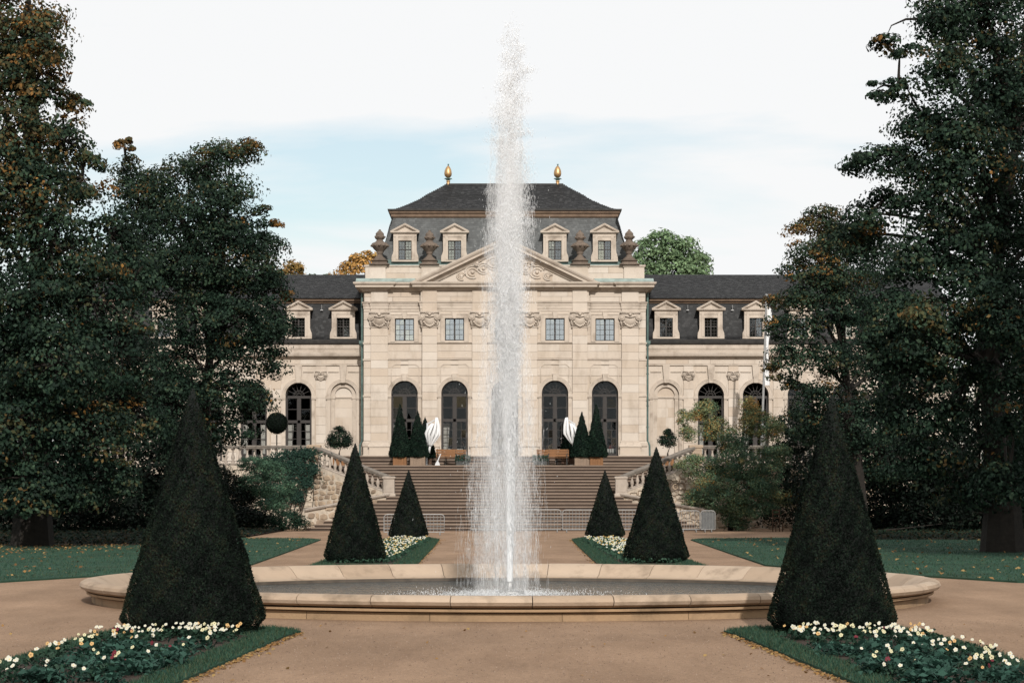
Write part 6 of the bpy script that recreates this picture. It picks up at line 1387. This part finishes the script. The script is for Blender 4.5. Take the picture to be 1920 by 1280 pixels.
# --- planting in front of the walls
LG = np.array([[.034, .070, .045], [.050, .095, .058], [.07, .12, .07], [.10, .15, .085]])
tree('young_tree', 'young slender tree with pale forked stem in front of the left wall', 103, 486, [(500, 880, 44, 26, 0, .2), (480, 905, 36, 26, 0, .1), (520, 915, 40, 26, 0, .3), (505, 945, 34, 16, -.4, .5), (470, 870, 26, 22, 0, .1)], .055, 3.6, .28, 26, .11, pal=LG, fork=.3, spot=0)
def ivy(label, pts, n, Yf, parent=None, pal=PALD, size=.10):
    """ivy leaves over a wall, along strokes (u, v, radius px)"""
    P = []
    for i in range(n):
        a = random.randrange(len(pts) - 1); s = pts[a]
        u = s[0] + random.gauss(0, .5) * s[2]; v = s[1] + random.gauss(0, .5) * s[3]; P.append((u, v))
    C = []; 
    for u, v in P:
        y = Yf(u) - random.uniform(.02, .28); C.append((U(u, y), y, max(.05, V(v, y))))
    C = np.array(C); m = len(C); nr = unit(np.stack([RNG.normal(0, .5, m), -np.ones(m), RNG.normal(.35, .4, m)], 1))
    o = scatter_mesh('foliage', leaf_quads(C, nr, RNG.uniform(.6, 1.3, m) * size, .8), m, pal[RNG.integers(0, len(pal), m)] * RNG.uniform(.55, 1.2, (m, 1)), M['leaf'])
    t = thing('ivy', label, 'ivy', (C[:, 0].mean(), C[:, 1].mean(), 0)); o.parent = t; o.matrix_parent_inverse = wmat(t).inverted()
    mb = MB()
    for k in range(14):
        a = C[random.randrange(m)]; x0 = a[0] - random.uniform(.2, 1.2); mb.tube([(x0, a[1] + .1, .05), ((x0 + a[0]) / 2 + .1, a[1] + .05, a[2] * .5), tuple(a)], [.02, .015, .006], 4)
    mb.build('stem', M['bark'], t)
def wall_y(u):
    x = abs(U(u, 106)); return float(np.interp(x, [5.62, 9.75, 30], [105.2, 109.0, 109.0])) - .10
ivy('dark green ivy hanging over the wall and balustrade left of the stairs', [(505, 870, 40, 16), (540, 862, 44, 16), (545, 885, 44, 26), (535, 915, 40, 28), (560, 875, 34, 20), (578, 850, 12, 10), (586, 880, 8, 10), (575, 903, 10, 12), (556, 930, 14, 12), (510, 935, 30, 20), (490, 900, 30, 40), (560, 850, 40, 6), (0, 0, 0, 0)], 6500, wall_y, pal=np.array([[.014, .036, .026], [.020, .048, .034], [.028, .060, .042], [.010, .026, .02]]))
bush('low_shrub', 'low dark leafy shrub at the foot of the wall left of the stairs', 101.2, [(530, 972, 40, 22, 0, .0), (495, 976, 36, 18, 0, 0), (560, 978, 22, 14, 0, 0), (455, 972, 30, 22, .5, 0)], 5, .26, 24, .12, pal=PALP * .9)
RH = np.array([[.045, .085, .056], [.068, .115, .068], [.10, .15, .082], [.15, .175, .085], [.22, .19, .08], [.30, .17, .055], [.32, .16, .045]])
bush('large_shrub', 'large green and bronze shrub in front of the wall right of the stairs', 102.5, [
    (1330, 880, 40, 30, 0, .25), (1300, 870, 34, 22, 0, .42), (1385, 870, 50, 36, -.5, .12), (1350, 925, 60, 34, -1, .2), (1400, 915, 46, 34, -1, .15), (1320, 905, 20, 14, -1, .6), (1310, 935, 30, 26, 0, .3), (1375, 955, 40, 22, -.8, .35), (1430, 890, 40, 34, 0, .2), (1375, 830, 36, 30, .5, .16), (1340, 800, 32, 26, .8, .5), (1310, 775, 20, 14, 1, .62), (1325, 760, 24, 16, 1, .5), (1285, 780, 20, 16, 1, .55), (1290, 810, 18, 20, 1, .5), (1415, 790, 36, 30, 1, .55), (1405, 760, 20, 24, 1.2, .7), (1440, 800, 30, 34, 1, .5), (1450, 850, 34, 30, .5, .25), (1465, 930, 40, 20, .5, .5), (1380, 980, 30, 18, -.5, .1), (1420, 950, 40, 24, 0, .1)],
    6.0, .27, 26, .105, pal=RH, spot=.06, ut=1370, r=.12, inner=.3)
bush('dark_shrub', 'dark glossy shrub under the bronze tipped tree at the right terrace', 106, [(1490, 800, 44, 50, 0, .05), (1530, 830, 50, 50, 0, .03), (1475, 850, 36, 34, 0, .1), (1500, 900, 60, 40, 0, .02)], 2.4, .38, 24, .16, pal=PAL * .9, ut=1500, r=.12)
# orange trees in tubs before the blind niches
for u, v, ru, rv, lab in ((636, 821, 22, 24, 'bushy potted shrub before the blind niche left of the pavilion'), (1252, 822, 15, 20, 'bushy potted shrub before the blind niche right of the pavilion')):
    Y = 113.5
    t = bush('potted_shrub', lab, Y, [(u, v, ru * .95, rv * .8, 0, .0), (u - ru * .5, v + 4, ru * .6, rv * .6, 0, 0), (u + ru * .5, v + 3, ru * .6, rv * .6, 0, 0), (u, v - rv * .55, ru * .5, rv * .5, 0, 0)], 14, .2, 22, .10, 'potted plant', PAL * .9, group='potted shrubs before the blind niches', ut=u, zb=ZT + .45, r=.05)
    t.location.z = ZT; 
    for c_ in t.children: c_.matrix_parent_inverse = wmat(t).inverted()
    put(planter_mesh(.6, .5, M['wood']), 'planter', t, (t.location.x, t.location.y, ZT))
# pale building glimpsed through the right trees
pb = thing('pale_building', 'pale rendered building glimpsed through the gap in the right trees', 'building', (U(1850, 135), 135, 0))
x0, x1 = U(1790, 135), U(1990, 135)
mb = MB(); wz0, wz1 = V(744, 135), V(722, 135); wx0, wx1 = U(1842, 135), U(1866, 135)
mb.box(x0, wx0, 135, 143, 0, V(700, 135)); mb.box(wx1, x1, 135, 143, 0, V(700, 135)); mb.box(wx0, wx1, 135, 143, 0, wz0); mb.box(wx0, wx1, 135, 143, wz1, V(700, 135)); mb.build('wall', material('pale render', (.62, .60, .56), .9, .08, 1), pb)
MB().box(x0 - .3, x1 + .3, 134.6, 143.4, V(700, 135), V(690, 135)).build('roof', M['slate'], pb); MB().box(wx0, wx1, 135.2, 135.25, wz0, wz1).build('window', M['frame'], pb); MB().box(U(1827, 135), U(1836, 135), 134.9, 135.1, 0, V(700, 135)).build('pilaster', M['sandtrim'], pb)
